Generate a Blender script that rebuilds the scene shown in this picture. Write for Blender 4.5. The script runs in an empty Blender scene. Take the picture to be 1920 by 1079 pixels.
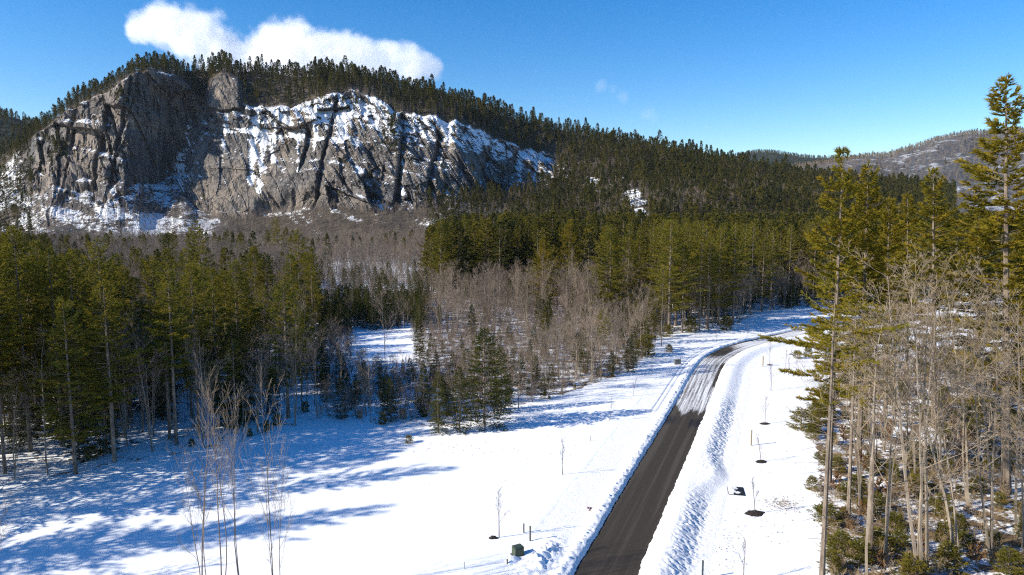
import bpy, math, random
import numpy as np
R = math.radians
sc = bpy.context.scene

# ------------------------------------------------------------------ camera
CAM_H, FPX = 30.0, 1280.0
PITCH = math.atan(139.5 / FPX)
cam_d = bpy.data.cameras.new('camera'); cam = bpy.data.objects.new('camera', cam_d)
sc.collection.objects.link(cam); sc.camera = cam
cam.location = (0, 0, CAM_H); cam.rotation_euler = (math.pi/2 - PITCH, 0, 0)
cam_d.sensor_width = 36; cam_d.lens = 24; cam_d.clip_start = 0.5; cam_d.clip_end = 40000

# ------------------------------------------------------------------ sky and sun
SUN_EL, SUN_AZ = 28.0, 197.0           # azimuth of the sun: degrees counter-clockwise from +X
sx, sy = math.cos(R(SUN_AZ)), math.sin(R(SUN_AZ))
world = bpy.data.worlds.new('World'); sc.world = world; world.use_nodes = True
wn = world.node_tree.nodes; wl = world.node_tree.links
bg = wn['Background']; bg.inputs[1].default_value = 0.108
sky = wn.new('ShaderNodeTexSky'); sky.sky_type = 'NISHITA'; sky.sun_disc = False
sky.sun_elevation = R(SUN_EL); sky.sun_rotation = math.atan2(sx, sy)
sky.altitude = 300; sky.air_density = 1.0; sky.dust_density = 0.25; sky.ozone_density = 3.0
hs = wn.new('ShaderNodeHueSaturation'); hs.inputs['Saturation'].default_value = 1.42; hs.inputs['Hue'].default_value = .507
wl.new(sky.outputs[0], hs.inputs['Color']); wl.new(hs.outputs[0], bg.inputs[0])
sun_d = bpy.data.lights.new('sun', 'SUN'); sun = bpy.data.objects.new('sun', sun_d)
sc.collection.objects.link(sun)
sun_d.energy = 5.0; sun_d.angle = R(0.5); sun_d.color = (1.0, 0.915, 0.77)
sun.rotation_euler = (R(90 - SUN_EL), 0, math.atan2(sy, sx) + math.pi/2)
sun.location = (-200, -50, 300)
vs = sc.view_settings
vs.view_transform = 'Standard'; vs.look = 'None'; vs.gamma = 1; vs.use_curve_mapping = False
vs.exposure = 0.72
sc.cycles.max_bounces = 12; sc.cycles.diffuse_bounces = 3; sc.cycles.transmission_bounces = 3
sc.cycles.volume_bounces = 12; sc.cycles.transparent_max_bounces = 8
sc.cycles.use_denoising = False; sc.cycles.sample_clamp_indirect = 2.0
sc.cycles.pixel_filter_type = 'BLACKMAN_HARRIS'; sc.cycles.filter_width = 1.2

rng = np.random.default_rng(7)
random.seed(7)

# ------------------------------------------------------------------ helpers
def G(x, y, z=0.0):
    """ground point seen along a direction of the photograph"""
    dx = (x - 960)/FPX; dz = -(y - 539.5)/FPX
    cy, s = math.cos(PITCH), math.sin(PITCH)
    Y = cy + dz*s; Z = dz*cy - s
    t = (z - CAM_H)/Z
    return (dx*t, Y*t)
def to_px(X, Y, Z):
    cy, s = math.cos(PITCH), math.sin(PITCH)
    dz = np.asarray(Z) - CAM_H
    f = Y*cy - dz*s; u = Y*s + dz*cy
    return 960 + FPX*X/f, 539.5 - FPX*u/f
def z_at(y, Y):
    """height of a point at depth Y that shows at row y"""
    d = -(y - 539.5)/FPX
    cy, s = math.cos(PITCH), math.sin(PITCH)
    return CAM_H + Y*(d*cy - s)/(cy + d*s)
def x_at(x, y, Y):
    d = -(y - 539.5)/FPX
    cy, s = math.cos(PITCH), math.sin(PITCH)
    return (x - 960)/FPX * Y/(cy + d*s)

_P = np.random.default_rng(3).permutation(512); _Vv = np.random.default_rng(4).random(512)
def hsh(i, j, k=0): return _P[(_P[(_P[i & 511] + j) & 511] + k) & 511]
def vnoise(x, y, k=0):
    x = np.asarray(x, float); y = np.asarray(y, float)
    xi = np.floor(x).astype(int); yi = np.floor(y).astype(int)
    fx = x - xi; fy = y - yi; fx = fx*fx*(3-2*fx); fy = fy*fy*(3-2*fy)
    a = _Vv[hsh(xi, yi, k)]; b = _Vv[hsh(xi+1, yi, k)]; c = _Vv[hsh(xi, yi+1, k)]; d = _Vv[hsh(xi+1, yi+1, k)]
    return (a*(1-fx)+b*fx)*(1-fy) + (c*(1-fx)+d*fx)*fy
def fbm(x, y, o=4, k=0):
    s = 0; a = 1; t = 0; x = np.asarray(x, float); y = np.asarray(y, float)
    for i in range(o):
        s = s + a*vnoise(x*2**i, y*2**i, k+17*i); t += a; a *= .5
    return s/t - .5
def sstep(a, b, x):
    t = np.clip((np.asarray(x, float)-a)/(b-a), 0, 1); return t*t*(3-2*t)
def facets(x, z, sx_, sz_, off, tx, tz, k):
    """blocky rock: every cell its own plane"""
    u = x/sx_; v = z/sz_; ui = np.floor(u).astype(int); vi = np.floor(v).astype(int)
    best = np.full(u.shape, 1e9); out = np.zeros(u.shape)
    for di in (-1, 0, 1):
        for dj in (-1, 0, 1):
            a = ui+di; b = vi+dj
            cx = a + _Vv[hsh(a, b, k)]; cz = b + _Vv[hsh(a, b, k+31)]
            d = (u-cx)**2 + (v-cz)**2
            o = off*(_Vv[hsh(a, b, k+57)]-.5)*2 + tx*(_Vv[hsh(a, b, k+83)]-.5)*2*(u-cx)*sx_ + tz*(_Vv[hsh(a, b, k+101)]-.35)*2*(v-cz)*sz_
            m = d < best; best = np.where(m, d, best); out = np.where(m, o, out)
    return out

COL = sc.collection
def mesh(name, V, F, mats=(), midx=None, smooth=False, attrs=None, uv=None):
    V = np.asarray(V, np.float32); m = bpy.data.meshes.new(name)
    Fl = F if isinstance(F, list) else [F]
    Fl = [np.asarray(f, np.int32) for f in Fl if len(f)]
    loops = np.concatenate([f.ravel() for f in Fl]); tot = np.concatenate([np.full(len(f), f.shape[1], np.int32) for f in Fl])
    m.vertices.add(len(V)); m.vertices.foreach_set('co', V.ravel())
    m.loops.add(len(loops)); m.loops.foreach_set('vertex_index', loops)
    m.polygons.add(len(tot)); st = np.zeros(len(tot), np.int32); st[1:] = np.cumsum(tot)[:-1]
    m.polygons.foreach_set('loop_start', st); m.polygons.foreach_set('loop_total', tot)
    for a in mats: m.materials.append(a)
    if midx is not None: m.polygons.foreach_set('material_index', np.asarray(midx, np.int32))
    m.polygons.foreach_set('use_smooth', np.full(len(tot), smooth))
    for k, v in (attrs or {}).items():
        at = m.attributes.new(k, 'FLOAT', 'POINT'); at.data.foreach_set('value', np.asarray(v, np.float32))
    m.update(calc_edges=True)
    return m
def obj(name, me, parent=None, loc=None, rz=0, scale=None):
    o = bpy.data.objects.new(name, me); COL.objects.link(o)
    if parent: o.parent = parent
    if loc is not None: o.location = loc
    if rz: o.rotation_euler = (0, 0, rz)
    if scale is not None: o.scale = scale if hasattr(scale, '__len__') else (scale,)*3
    return o
def tag(o, label=None, cat=None, group=None, kind=None):
    if label: o['label'] = label
    if cat: o['category'] = cat
    if group: o['group'] = group
    if kind: o['kind'] = kind
    return o
def grid_faces(nu, nv):
    i = np.arange(nu-1)[:, None]; j = np.arange(nv-1)[None, :]
    a = (i*nv+j).ravel()
    return np.stack([a, a+nv, a+nv+1, a+1], 1)
def in_poly(X, Y, P):
    c = np.zeros(np.shape(X), bool); n = len(P)
    for i in range(n):
        x1, y1 = P[i]; x2, y2 = P[(i+1) % n]
        if y1 == y2: continue
        c ^= ((y1 > Y) != (y2 > Y)) & (X < (x2-x1)*(Y-y1)/(y2-y1)+x1)
    return c

# ------------------------------------------------------------------ materials
class NT:
    def __init__(s, name):
        s.m = bpy.data.materials.new(name); s.m.use_nodes = True
        s.t = s.m.node_tree; s.t.nodes.clear()
        s.out = s.n('ShaderNodeOutputMaterial')
    def n(s, t, **k):
        n = s.t.nodes.new(t)
        for a, b in k.items(): setattr(n, a, b)
        return n
    def l(s, a, b): s.t.links.new(a, b)
    def set(s, n, i, v):
        if hasattr(v, 'is_linked') or hasattr(v, 'links'): s.l(v, n.inputs[i])
        else: n.inputs[i].default_value = v
    def coord(s, which='Object', scale=(1, 1, 1)):
        c = s.n('ShaderNodeTexCoord'); mp = s.n('ShaderNodeMapping'); s.l(c.outputs[which], mp.inputs[0])
        mp.inputs['Scale'].default_value = scale
        return mp.outputs[0]
    def noise(s, vec, scale=1, detail=4, rough=.55, dist=0):
        n = s.n('ShaderNodeTexNoise'); s.l(vec, n.inputs['Vector'])
        n.inputs['Scale'].default_value = scale; n.inputs['Detail'].default_value = detail
        n.inputs['Roughness'].default_value = rough; n.inputs['Distortion'].default_value = dist
        return n.outputs[0]
    def ramp(s, f, a, b, va=0.0, vb=1.0):
        n = s.n('ShaderNodeMapRange', interpolation_type='SMOOTHSTEP'); s.set(n, 0, f)
        n.inputs[1].default_value = a; n.inputs[2].default_value = b; n.inputs[3].default_value = va; n.inputs[4].default_value = vb
        return n.outputs[0]
    def mix(s, f, a, b, mode='MIX'):
        n = s.n('ShaderNodeMix', data_type='RGBA', blend_type=mode); s.set(n, 0, f)
        for i, v in ((6, a), (7, b)):
            if isinstance(v, tuple): v = v + (1,)*(4-len(v))
            s.set(n, i, v)
        return n.outputs[2]
    def math(s, op, a, b=0.0, clamp=False):
        n = s.n('ShaderNodeMath', operation=op, use_clamp=clamp); s.set(n, 0, a); s.set(n, 1, b); return n.outputs[0]
    def attr(s, name): n = s.n('ShaderNodeAttribute'); n.attribute_name = name; return n.outputs['Fac']
    def rnd(s): return s.n('ShaderNodeObjectInfo').outputs['Random']
    def bump(s, h, strength=.5, dist=.1):
        b = s.n('ShaderNodeBump'); s.l(h, b.inputs['Height']); b.inputs['Strength'].default_value = strength; b.inputs['Distance'].default_value = dist
        return b.outputs[0]
    def principled(s, col, rough=.8, normal=None, spec=.3):
        p = s.n('ShaderNodeBsdfPrincipled')
        if isinstance(col, tuple): col = col + (1,)*(4-len(col))
        s.set(p, 'Base Color', col); s.set(p, 'Roughness', rough); p.inputs['Specular IOR Level'].default_value = spec
        if normal is not None: s.l(normal, p.inputs['Normal'])
        s.l(p.outputs[0], s.out.inputs[0]); return p

SNOW = (.86, .88, .91)
def m_foliage(name, a, b, c, trans=.4):
    t = NT(name); r = t.rnd()
    col = t.mix(r, a, b)
    nz = t.noise(t.coord('Object'), .55, 3)
    col = t.mix(t.ramp(nz, .42, .66), col, c)
    d = t.n('ShaderNodeBsdfDiffuse'); t.l(col, d.inputs[0])
    tr = t.n('ShaderNodeBsdfTranslucent'); t.l(col, tr.inputs[0])
    mx = t.n('ShaderNodeMixShader'); mx.inputs[0].default_value = trans
    t.l(d.outputs[0], mx.inputs[1]); t.l(tr.outputs[0], mx.inputs[2]); t.l(mx.outputs[0], t.out.inputs[0])
    return t.m
def m_bark(name, a, b, scale=3.0):
    t = NT(name); v = t.coord('Object', (1, 1, .25))
    nz = t.noise(v, scale, 5, .65)
    col = t.mix(t.ramp(nz, .35, .65), a, b)
    col = t.mix(t.math('MULTIPLY', t.rnd(), .45), col, (a[0]*.55, a[1]*.55, a[2]*.55))
    t.principled(col, .9, None, .15)
    return t.m
M = {}
M['pine'] = m_foliage('pine_needles', (.18, .162, .022), (.125, .135, .024), (.24, .185, .024))
M['pine_gold'] = m_foliage('golden_pine_needles', (.215, .17, .018), (.16, .148, .018), (.265, .19, .02))
M['hemlock'] = m_foliage('hemlock_needles', (.05, .066, .018), (.085, .092, .02), (.11, .105, .02))
M['spruce'] = m_foliage('spruce_needles', (.04, .05, .02), (.15, .125, .022), (.045, .055, .02), .3)
M['pine_mid'] = m_foliage('mid_pine_needles', (.05, .058, .02), (.20, .16, .022), (.075, .08, .02), .35)
M['shrub'] = m_foliage('shrub_needles', (.24, .20, .035), (.17, .165, .03), (.28, .205, .06), .5)
M['beech'] = m_foliage('dry_beech_leaves', (.26, .135, .055), (.22, .12, .05), (.3, .17, .08), .35)
M['pine_bark'] = m_bark('pine_bark', (.13, .10, .078), (.30, .245, .19))
M['bark'] = m_bark('grey_bark', (.19, .155, .12), (.36, .30, .23))
M['twig'] = m_bark('twigs', (.20, .155, .11), (.31, .245, .175))
M['far_twig'] = m_bark('far_twigs', (.19, .15, .12), (.285, .23, .18))
M['mid_twig'] = m_bark('thicket_twigs', (.18, .14, .108), (.28, .222, .17))
M['grass'] = m_bark('dead_grass', (.25, .18, .10), (.36, .27, .16))
M['young_bark'] = m_bark('young_bark', (.12, .09, .08), (.2, .16, .14))

def m_snow():
    t = NT('snow'); p = t.coord('Object')
    lit = t.attr('litter')
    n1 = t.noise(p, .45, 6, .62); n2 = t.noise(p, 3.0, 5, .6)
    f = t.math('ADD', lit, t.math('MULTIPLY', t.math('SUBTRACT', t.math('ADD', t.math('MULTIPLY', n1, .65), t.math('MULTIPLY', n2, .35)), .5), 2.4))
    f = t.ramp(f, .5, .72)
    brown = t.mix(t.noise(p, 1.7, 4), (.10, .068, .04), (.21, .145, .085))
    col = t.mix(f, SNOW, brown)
    h = t.math('ADD', t.math('MULTIPLY', t.noise(t.coord('Object', (.25, .6, 1)), 1, 5, .6), 1.0), t.math('MULTIPLY', t.noise(p, 3.5, 4, .6), .12))
    t.principled(col, .65, t.bump(h, .45, .22), .25)
    return t.m
M['snow'] = m_snow()
def m_bank():
    t = NT('ploughed_snow'); p = t.coord('Object')
    h = t.noise(p, 4.5, 6, .7)
    g = t.noise(p, 1.6, 4, .6)
    col = t.mix(t.ramp(g, .55, .75), SNOW, (.74, .75, .77))
    t.principled(col, .7, t.bump(h, .6, .18), .25)
    return t.m
M['bank'] = m_bank()
def m_road():
    t = NT('asphalt'); uv = t.n('ShaderNodeUVMap').outputs[0]
    def st(sx_, sy_):
        mp = t.n('ShaderNodeMapping'); t.l(uv, mp.inputs[0]); mp.inputs['Scale'].default_value = (sx_, sy_, 1); return mp.outputs[0]
    p = t.coord('Object')
    grain = t.noise(p, 14, 5, .7)
    col = t.mix(t.ramp(grain, .3, .7), (.033, .028, .0235), (.054, .046, .038))
    wear = t.noise(st(1.3, .02), 1, 3, .5)
    col = t.mix(t.ramp(wear, .46, .64, 0, .8), col, (.074, .064, .053))
    wet = t.ramp(t.attr('wet'), .45, .8)
    col = t.mix(t.math('MULTIPLY', wet, .75), col, (.012, .011, .011))
    salt = t.ramp(t.noise(st(3, .9), 1, 6, .75), .66, .76, 0, .3)
    col = t.mix(salt, col, (.3, .29, .28))
    cover = t.attr('cover')
    s1 = t.noise(st(3.4, .05), 1, 5, .68); s2 = t.noise(st(1.4, .5), 2.2, 5, .65)
    f = t.math('ADD', cover, t.math('SUBTRACT', t.math('ADD', t.math('MULTIPLY', s1, 1.0), t.math('MULTIPLY', s2, .45)), .72))
    f = t.ramp(f, .36, .80)
    snowc = t.mix(t.ramp(s1, .35, .6), (.42, .42, .43), (.8, .82, .85))
    col = t.mix(f, col, snowc)
    ro = t.n('ShaderNodeMix', data_type='FLOAT'); t.l(wet, ro.inputs[0]); ro.inputs[2].default_value = .92; ro.inputs[3].default_value = .5
    t.principled(col, ro.outputs[0], t.bump(grain, .3, .02), .15)
    return t.m
M['road'] = m_road()
def m_mountain():
    t = NT('cliff_rock_and_snow'); p = t.coord('Object')
    v1 = t.noise(t.coord('Object', (.13, .13, .012)), 1, 6, .68, .3); v2 = t.noise(t.coord('Object', (.42, .42, .022)), 1, 5, .65)
    big = t.noise(t.coord('Object', (.016, .016, .011)), 1, 4, .55)
    fine = t.noise(t.coord('Object', (.8, .8, .5)), 1, 5, .7)
    col = t.mix(t.ramp(big, .40, .60), (.135, .128, .124), (.25, .205, .165))
    col = t.mix(t.ramp(fine, .3, .7, 0, .45), col, (.10, .098, .10))
    col = t.mix(t.ramp(v1, .50, .60, 0, .85), col, (.05, .048, .05))
    col = t.mix(t.ramp(v2, .55, .70, 0, .75), col, (.34, .29, .24))
    col = t.mix(t.ramp(v2, .44, .36, 0, .6), col, (.075, .072, .075))
    crk = None
    wv = t.n('ShaderNodeVectorMath', operation='ADD'); wn_ = t.n('ShaderNodeTexNoise'); t.l(t.coord('Object', (.05, .05, .03)), wn_.inputs['Vector']); wn_.inputs['Detail'].default_value = 5
    for sc_, a, w in ((( .032, .032, .011), .85, .035), ((.09, .09, .045), .6, .03)):
        wv = t.n('ShaderNodeVectorMath', operation='MULTIPLY_ADD'); t.l(wn_.outputs['Color'], wv.inputs[0]); wv.inputs[1].default_value = (.9, .9, .9); t.l(t.coord('Object', sc_), wv.inputs[2])
        vo = t.n('ShaderNodeTexVoronoi', feature='DISTANCE_TO_EDGE'); t.l(wv.outputs[0], vo.inputs['Vector']); vo.inputs['Scale'].default_value = 1
        m_ = t.ramp(vo.outputs['Distance'], w, .0, 0, a); col = t.mix(m_, col, (.028, .027, .028))
        crk = m_ if crk is None else t.math('MAXIMUM', crk, m_)
    fcol = t.mix(t.noise(p, .25, 4), (.06, .048, .036), (.13, .105, .08))
    col = t.mix(t.attr('forest'), col, fcol)
    s = t.attr('snow'); fn = t.noise(t.coord('Object', (.22, .22, .36)), 1, 7, .75)
    f = t.math('ADD', s, t.math('MULTIPLY', t.math('SUBTRACT', fn, .5), 1.25))
    f = t.ramp(f, .49, .56)
    col = t.mix(f, col, (.84, .86, .89))
    h = t.noise(t.coord('Object', (.6, .6, .12)), 1, 7, .72)
    h = t.math('SUBTRACT', h, t.math('MULTIPLY', crk, .5))
    t.principled(col, .85, t.bump(h, .9, 1.5), .2)
    return t.m
M['mountain'] = m_mountain()
def m_farhill(name, wood, snow, lo, hi, sc_):
    t = NT(name); p = t.coord('Object', (1, 1, .55)); s = t.attr('snow')
    n = t.noise(p, sc_, 7, .72); n2 = t.noise(p, sc_*.22, 4, .6)
    f = t.math('ADD', t.math('ADD', s, t.math('MULTIPLY', t.math('SUBTRACT', n, .5), 1.5)), t.math('MULTIPLY', t.math('SUBTRACT', n2, .5), 1.0))
    col = t.mix(t.ramp(f, lo, hi), wood, snow)
    t.principled(col, .95, t.bump(n, 1.0, 6.0), .1)
    return t.m
M['hill_bare'] = m_farhill('far_bare_wood', (.072, .073, .08), (.52, .55, .6), .45, .78, .05)
M['hill_dark'] = m_farhill('far_conifer_wood', (.022, .03, .024), (.06, .065, .055), .3, .9, .03)
def m_plain(name, col, rough=.6, b=None, scale=8, bump=.3, spec=.3):
    t = NT(name); p = t.coord('Object'); n = t.noise(p, scale, 5, .65)
    c = t.mix(t.ramp(n, .35, .7), col, b or tuple(x*.6 for x in col))
    t.principled(c, rough, t.bump(n, bump, .03), spec); return t.m
M['green_metal'] = m_plain('green_painted_steel', (.045, .062, .04), .45, (.06, .078, .05))
M['grey_wood'] = m_plain('weathered_wood', (.2, .185, .165), .9, (.12, .11, .1), 20)
M['pale_wood'] = m_plain('pale_wood', (.42, .35, .24), .85, (.32, .26, .18), 20)
M['dark_post'] = m_plain('dark_metal', (.07, .08, .085), .5, (.04, .045, .05), 20)
M['mulch'] = m_plain('dark_mulch', (.024, .018, .015), .95, (.04, .029, .024), 18, 1)
M['vault'] = m_plain('black_plastic', (.018, .018, .018), .5, (.03, .03, .03), 6)
M['rust'] = m_plain('reddish_scrap', (.25, .07, .05), .8, (.12, .05, .04), 14)
M['drift'] = m_plain('snow_drift', SNOW, .7, (.8, .82, .86), 4, .4)
M['grey_metal'] = m_plain('grey_box_steel', (.13, .14, .13), .6, (.1, .1, .1), 6)

# ------------------------------------------------------------------ lie of the land
def spline(P, step=.2):
    P = np.asarray(P, float); out = []
    P = np.vstack([2*P[0]-P[1], P, 2*P[-1]-P[-2]])
    for i in range(1, len(P)-2):
        p0, p1, p2, p3 = P[i-1:i+3]; n = max(2, int(np.linalg.norm(p2-p1)/.05))
        t = np.linspace(0, 1, n, endpoint=False)[:, None]
        out.append(.5*((2*p1)+(-p0+p2)*t+(2*p0-5*p1+4*p2-p3)*t*t+(-p0+3*p1-3*p2+p3)*t**3))
    Q = np.vstack(out+[P[-2][None]])
    s = np.r_[0, np.cumsum(np.linalg.norm(np.diff(Q, axis=0), axis=1))]
    S = np.arange(0, s[-1], step)
    return np.stack([np.interp(S, s, Q[:, 0]), np.interp(S, s, Q[:, 1])], 1), S
ROAD_W = 5.0
road_pts = [(-9.5, 10), (-1.5, 32)] + [G(*p) for p in ((1134, 1079), (1214, 921), (1286, 781), (1311, 728), (1333, 684), (1357, 664), (1390, 650), (1445, 636), (1508, 622))] + [(86, 181), (108, 191), (150, 203), (230, 214)]
RC, RS = spline(road_pts, .2)
tan_ = np.gradient(RC, axis=0); tan_ /= np.linalg.norm(tan_, axis=1)[:, None]
RN = np.stack([-tan_[:, 1], tan_[:, 0]], 1)              # points to the left of the road
def road_dist(X, Y):
    X = np.asarray(X, float).ravel(); Y = np.asarray(Y, float).ravel(); d = np.full(X.shape, 1e3)
    near = np.where((X > -40) & (X < 260) & (Y > -10) & (Y < 250))[0]
    C = RC[::5]
    for c in np.array_split(near, max(1, len(near)//20000)):
        if len(c): d[c] = np.sqrt(((X[c, None]-C[None, :, 0])**2 + (Y[c, None]-C[None, :, 1])**2).min(1))
    return d
def s_of(y):                                              # road arclength at a row of the photograph
    Yg = G(960, y)[1]; return float(np.interp(Yg, RC[:, 1], RS))

def g(X, Y):
    X = np.asarray(X, float); Y = np.asarray(Y, float)
    z = .55*fbm(X/28, Y/28, 3, 1) + .14*fbm(X/6, Y/6, 3, 5)
    z = z + 1.6*sstep(-5, -60, X)*fbm(X/22+9, Y/22, 2, 8)*sstep(80, 100, Y)
    z = z + 1.3*fbm(X/16, Y/16, 3, 12)*sstep(38, 60, X-.35*(Y-60)) * sstep(260, 160, Y)
    far = sstep(150, 500, Y)
    return z + far*5*fbm(X/120, Y/120, 3, 21)
def gz(X, Y): return float(g(np.array([X]), np.array([Y]))[0])

left_edge_px = [(-420, 1010), (-150, 950), (0, 905), (120, 895), (330, 850), (450, 828), (600, 786), (700, 795), (780, 797), (850, 806), (930, 780), (1050, 742), (1180, 698), (1212, 668), (1222, 648), (1262, 628), (1300, 622), (1370, 612), (1425, 588), (1500, 576), (1580, 574)]
LEFT_WOOD = [G(*p) for p in left_edge_px] + [(180, 280), (420, 330), (900, 700), (-900, 700), (-500, 60)]
right_edge_px = [(1600, 1180), (1550, 1079), (1535, 960), (1530, 860), (1518, 780), (1556, 720), (1570, 670), (1600, 640), (1640, 622)]
RIGHT_WOOD = [G(*p) for p in right_edge_px] + [(150, 190), (210, 198), (400, 240), (420, 10), (40, 10)]

def axis(lo, hi, fine, out_lo, out_hi, growth=1.12):
    a = list(np.arange(lo, hi, fine)); st = fine; x = lo; L = []
    while x > out_lo: st *= growth; x -= st; L.append(x)
    st = fine; x = a[-1]; H = []
    while x < out_hi: st *= growth; x += st; H.append(x)
    return np.array(L[::-1]+a+H)
ax = axis(-75, 120, .62, -6000, 6000, 1.10); ay = axis(40, 215, .62, -300, 7000, 1.10)
GX, GY = np.meshgrid(ax, ay, indexing='ij'); gx = GX.ravel(); gy = GY.ravel()
gzv = g(gx, gy)
rd = road_dist(gx, gy)
gzv = gzv*np.where(rd < 30, .35+.65*sstep(4, 30, rd), 1) - .55*sstep(ROAD_W/2+5.4, ROAD_W/2+4.3, rd)
def gr(X, Y):
    X = np.atleast_1d(np.asarray(X, float)); Y = np.atleast_1d(np.asarray(Y, float)); d = road_dist(X, Y)
    return g(X, Y)*np.where(d < 30, .35+.65*sstep(4, 30, d), 1)
inl = in_poly(gx, gy, LEFT_WOOD); inr = in_poly(gx, gy, RIGHT_WOOD)
px, py = to_px(gx, np.maximum(gy, 5), 0*gx)
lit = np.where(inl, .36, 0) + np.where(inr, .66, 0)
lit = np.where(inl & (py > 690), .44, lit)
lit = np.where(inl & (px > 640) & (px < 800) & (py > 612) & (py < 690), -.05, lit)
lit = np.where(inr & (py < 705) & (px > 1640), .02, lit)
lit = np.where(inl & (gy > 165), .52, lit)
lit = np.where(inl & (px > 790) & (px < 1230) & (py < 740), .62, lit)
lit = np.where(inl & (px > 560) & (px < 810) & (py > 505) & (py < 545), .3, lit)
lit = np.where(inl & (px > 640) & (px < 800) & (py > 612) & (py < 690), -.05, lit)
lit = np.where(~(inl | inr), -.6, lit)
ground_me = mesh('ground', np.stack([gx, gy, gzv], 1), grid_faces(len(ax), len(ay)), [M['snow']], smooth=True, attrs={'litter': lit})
tag(obj('ground', ground_me), 'snow-covered valley floor', None, None, 'structure')

# road
nu = 25; uu = np.linspace(-.5, .5, nu)*(ROAD_W+.5)
zr = gr(RC[:, 0], RC[:, 1])
zr = np.convolve(np.pad(zr, 40, 'edge'), np.ones(81)/81, 'valid')
RV = np.concatenate([np.stack([RC[:, 0]+RN[:, 0]*u, RC[:, 1]+RN[:, 1]*u, zr+.05*(1-(2*u/ROAD_W)**2)], 1)[None] for u in -uu], 0)
s1, s2, s3, s4 = s_of(786), s_of(722), s_of(676), s_of(640)
S2, U2 = np.meshgrid(RS, uu)                               # u: left negative, right positive
edge = s1 + 1.5 + 6.5*fbm(U2*1.6, S2*0, 3, 3) - 2.2*np.exp(-((np.abs(U2+.2)-1.0)/.5)**2)*0 + 2.0*(np.abs(U2) > 1.8)
cover = sstep(-2.5, 3.5, S2-edge)*.62
cover = cover - .04*sstep(s2, s3, S2)
cover = cover - .62*np.exp(-((S2-s_of(661))/4.5)**2)*sstep(1.2, -1.0, U2)           # bare, dark patch in the bend
cover = cover - .55*np.exp(-((S2-s_of(640))/13)**2)*sstep(-1.5, -2.2, U2)
cover = cover - .70*sstep(1.8, 2.3, U2)*(sstep(s2-2, s2+2, S2)*sstep(s_of(684)+4, s_of(684), S2))
cover = cover - .70*sstep(1.7, 2.2, U2)*sstep(s_of(634), s_of(630), S2)
cover = cover + .14*sstep(s_of(655), s_of(645), S2)*(np.abs(U2) < 1.7)
cover = cover + .3*sstep(s_of(624), s_of(624)+14, S2)*(np.abs(U2) < 1.5)
wet = .75*np.exp(-((S2-s1+1.5)/4.5)**2)*(.55+.45*sstep(0, 2.2, np.abs(U2))) + .8*np.exp(-((U2-1.05)/.09)**2)*(S2 < s1) + .5*np.exp(-((S2-s_of(661))/7)**2) + .3*np.exp(-((U2+.35)/.12)**2)*(S2 < s1)
road_me = mesh('road', RV.reshape(-1, 3), grid_faces(nu, len(RS)), [M['road']], smooth=True, attrs={'cover': cover.ravel(), 'wet': wet.ravel()})
uvl = road_me.uv_layers.new(name='UVMap'); li = np.zeros(len(road_me.loops), np.int32); road_me.loops.foreach_get('vertex_index', li)
UVv = np.stack([U2.ravel(), S2.ravel()], 1)[li].astype(np.float32); uvl.data.foreach_set('uv', UVv.ravel())
tag(obj('road', road_me), 'dark asphalt road, ploughed near and streaked with snow beyond', None, None, 'structure')

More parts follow.
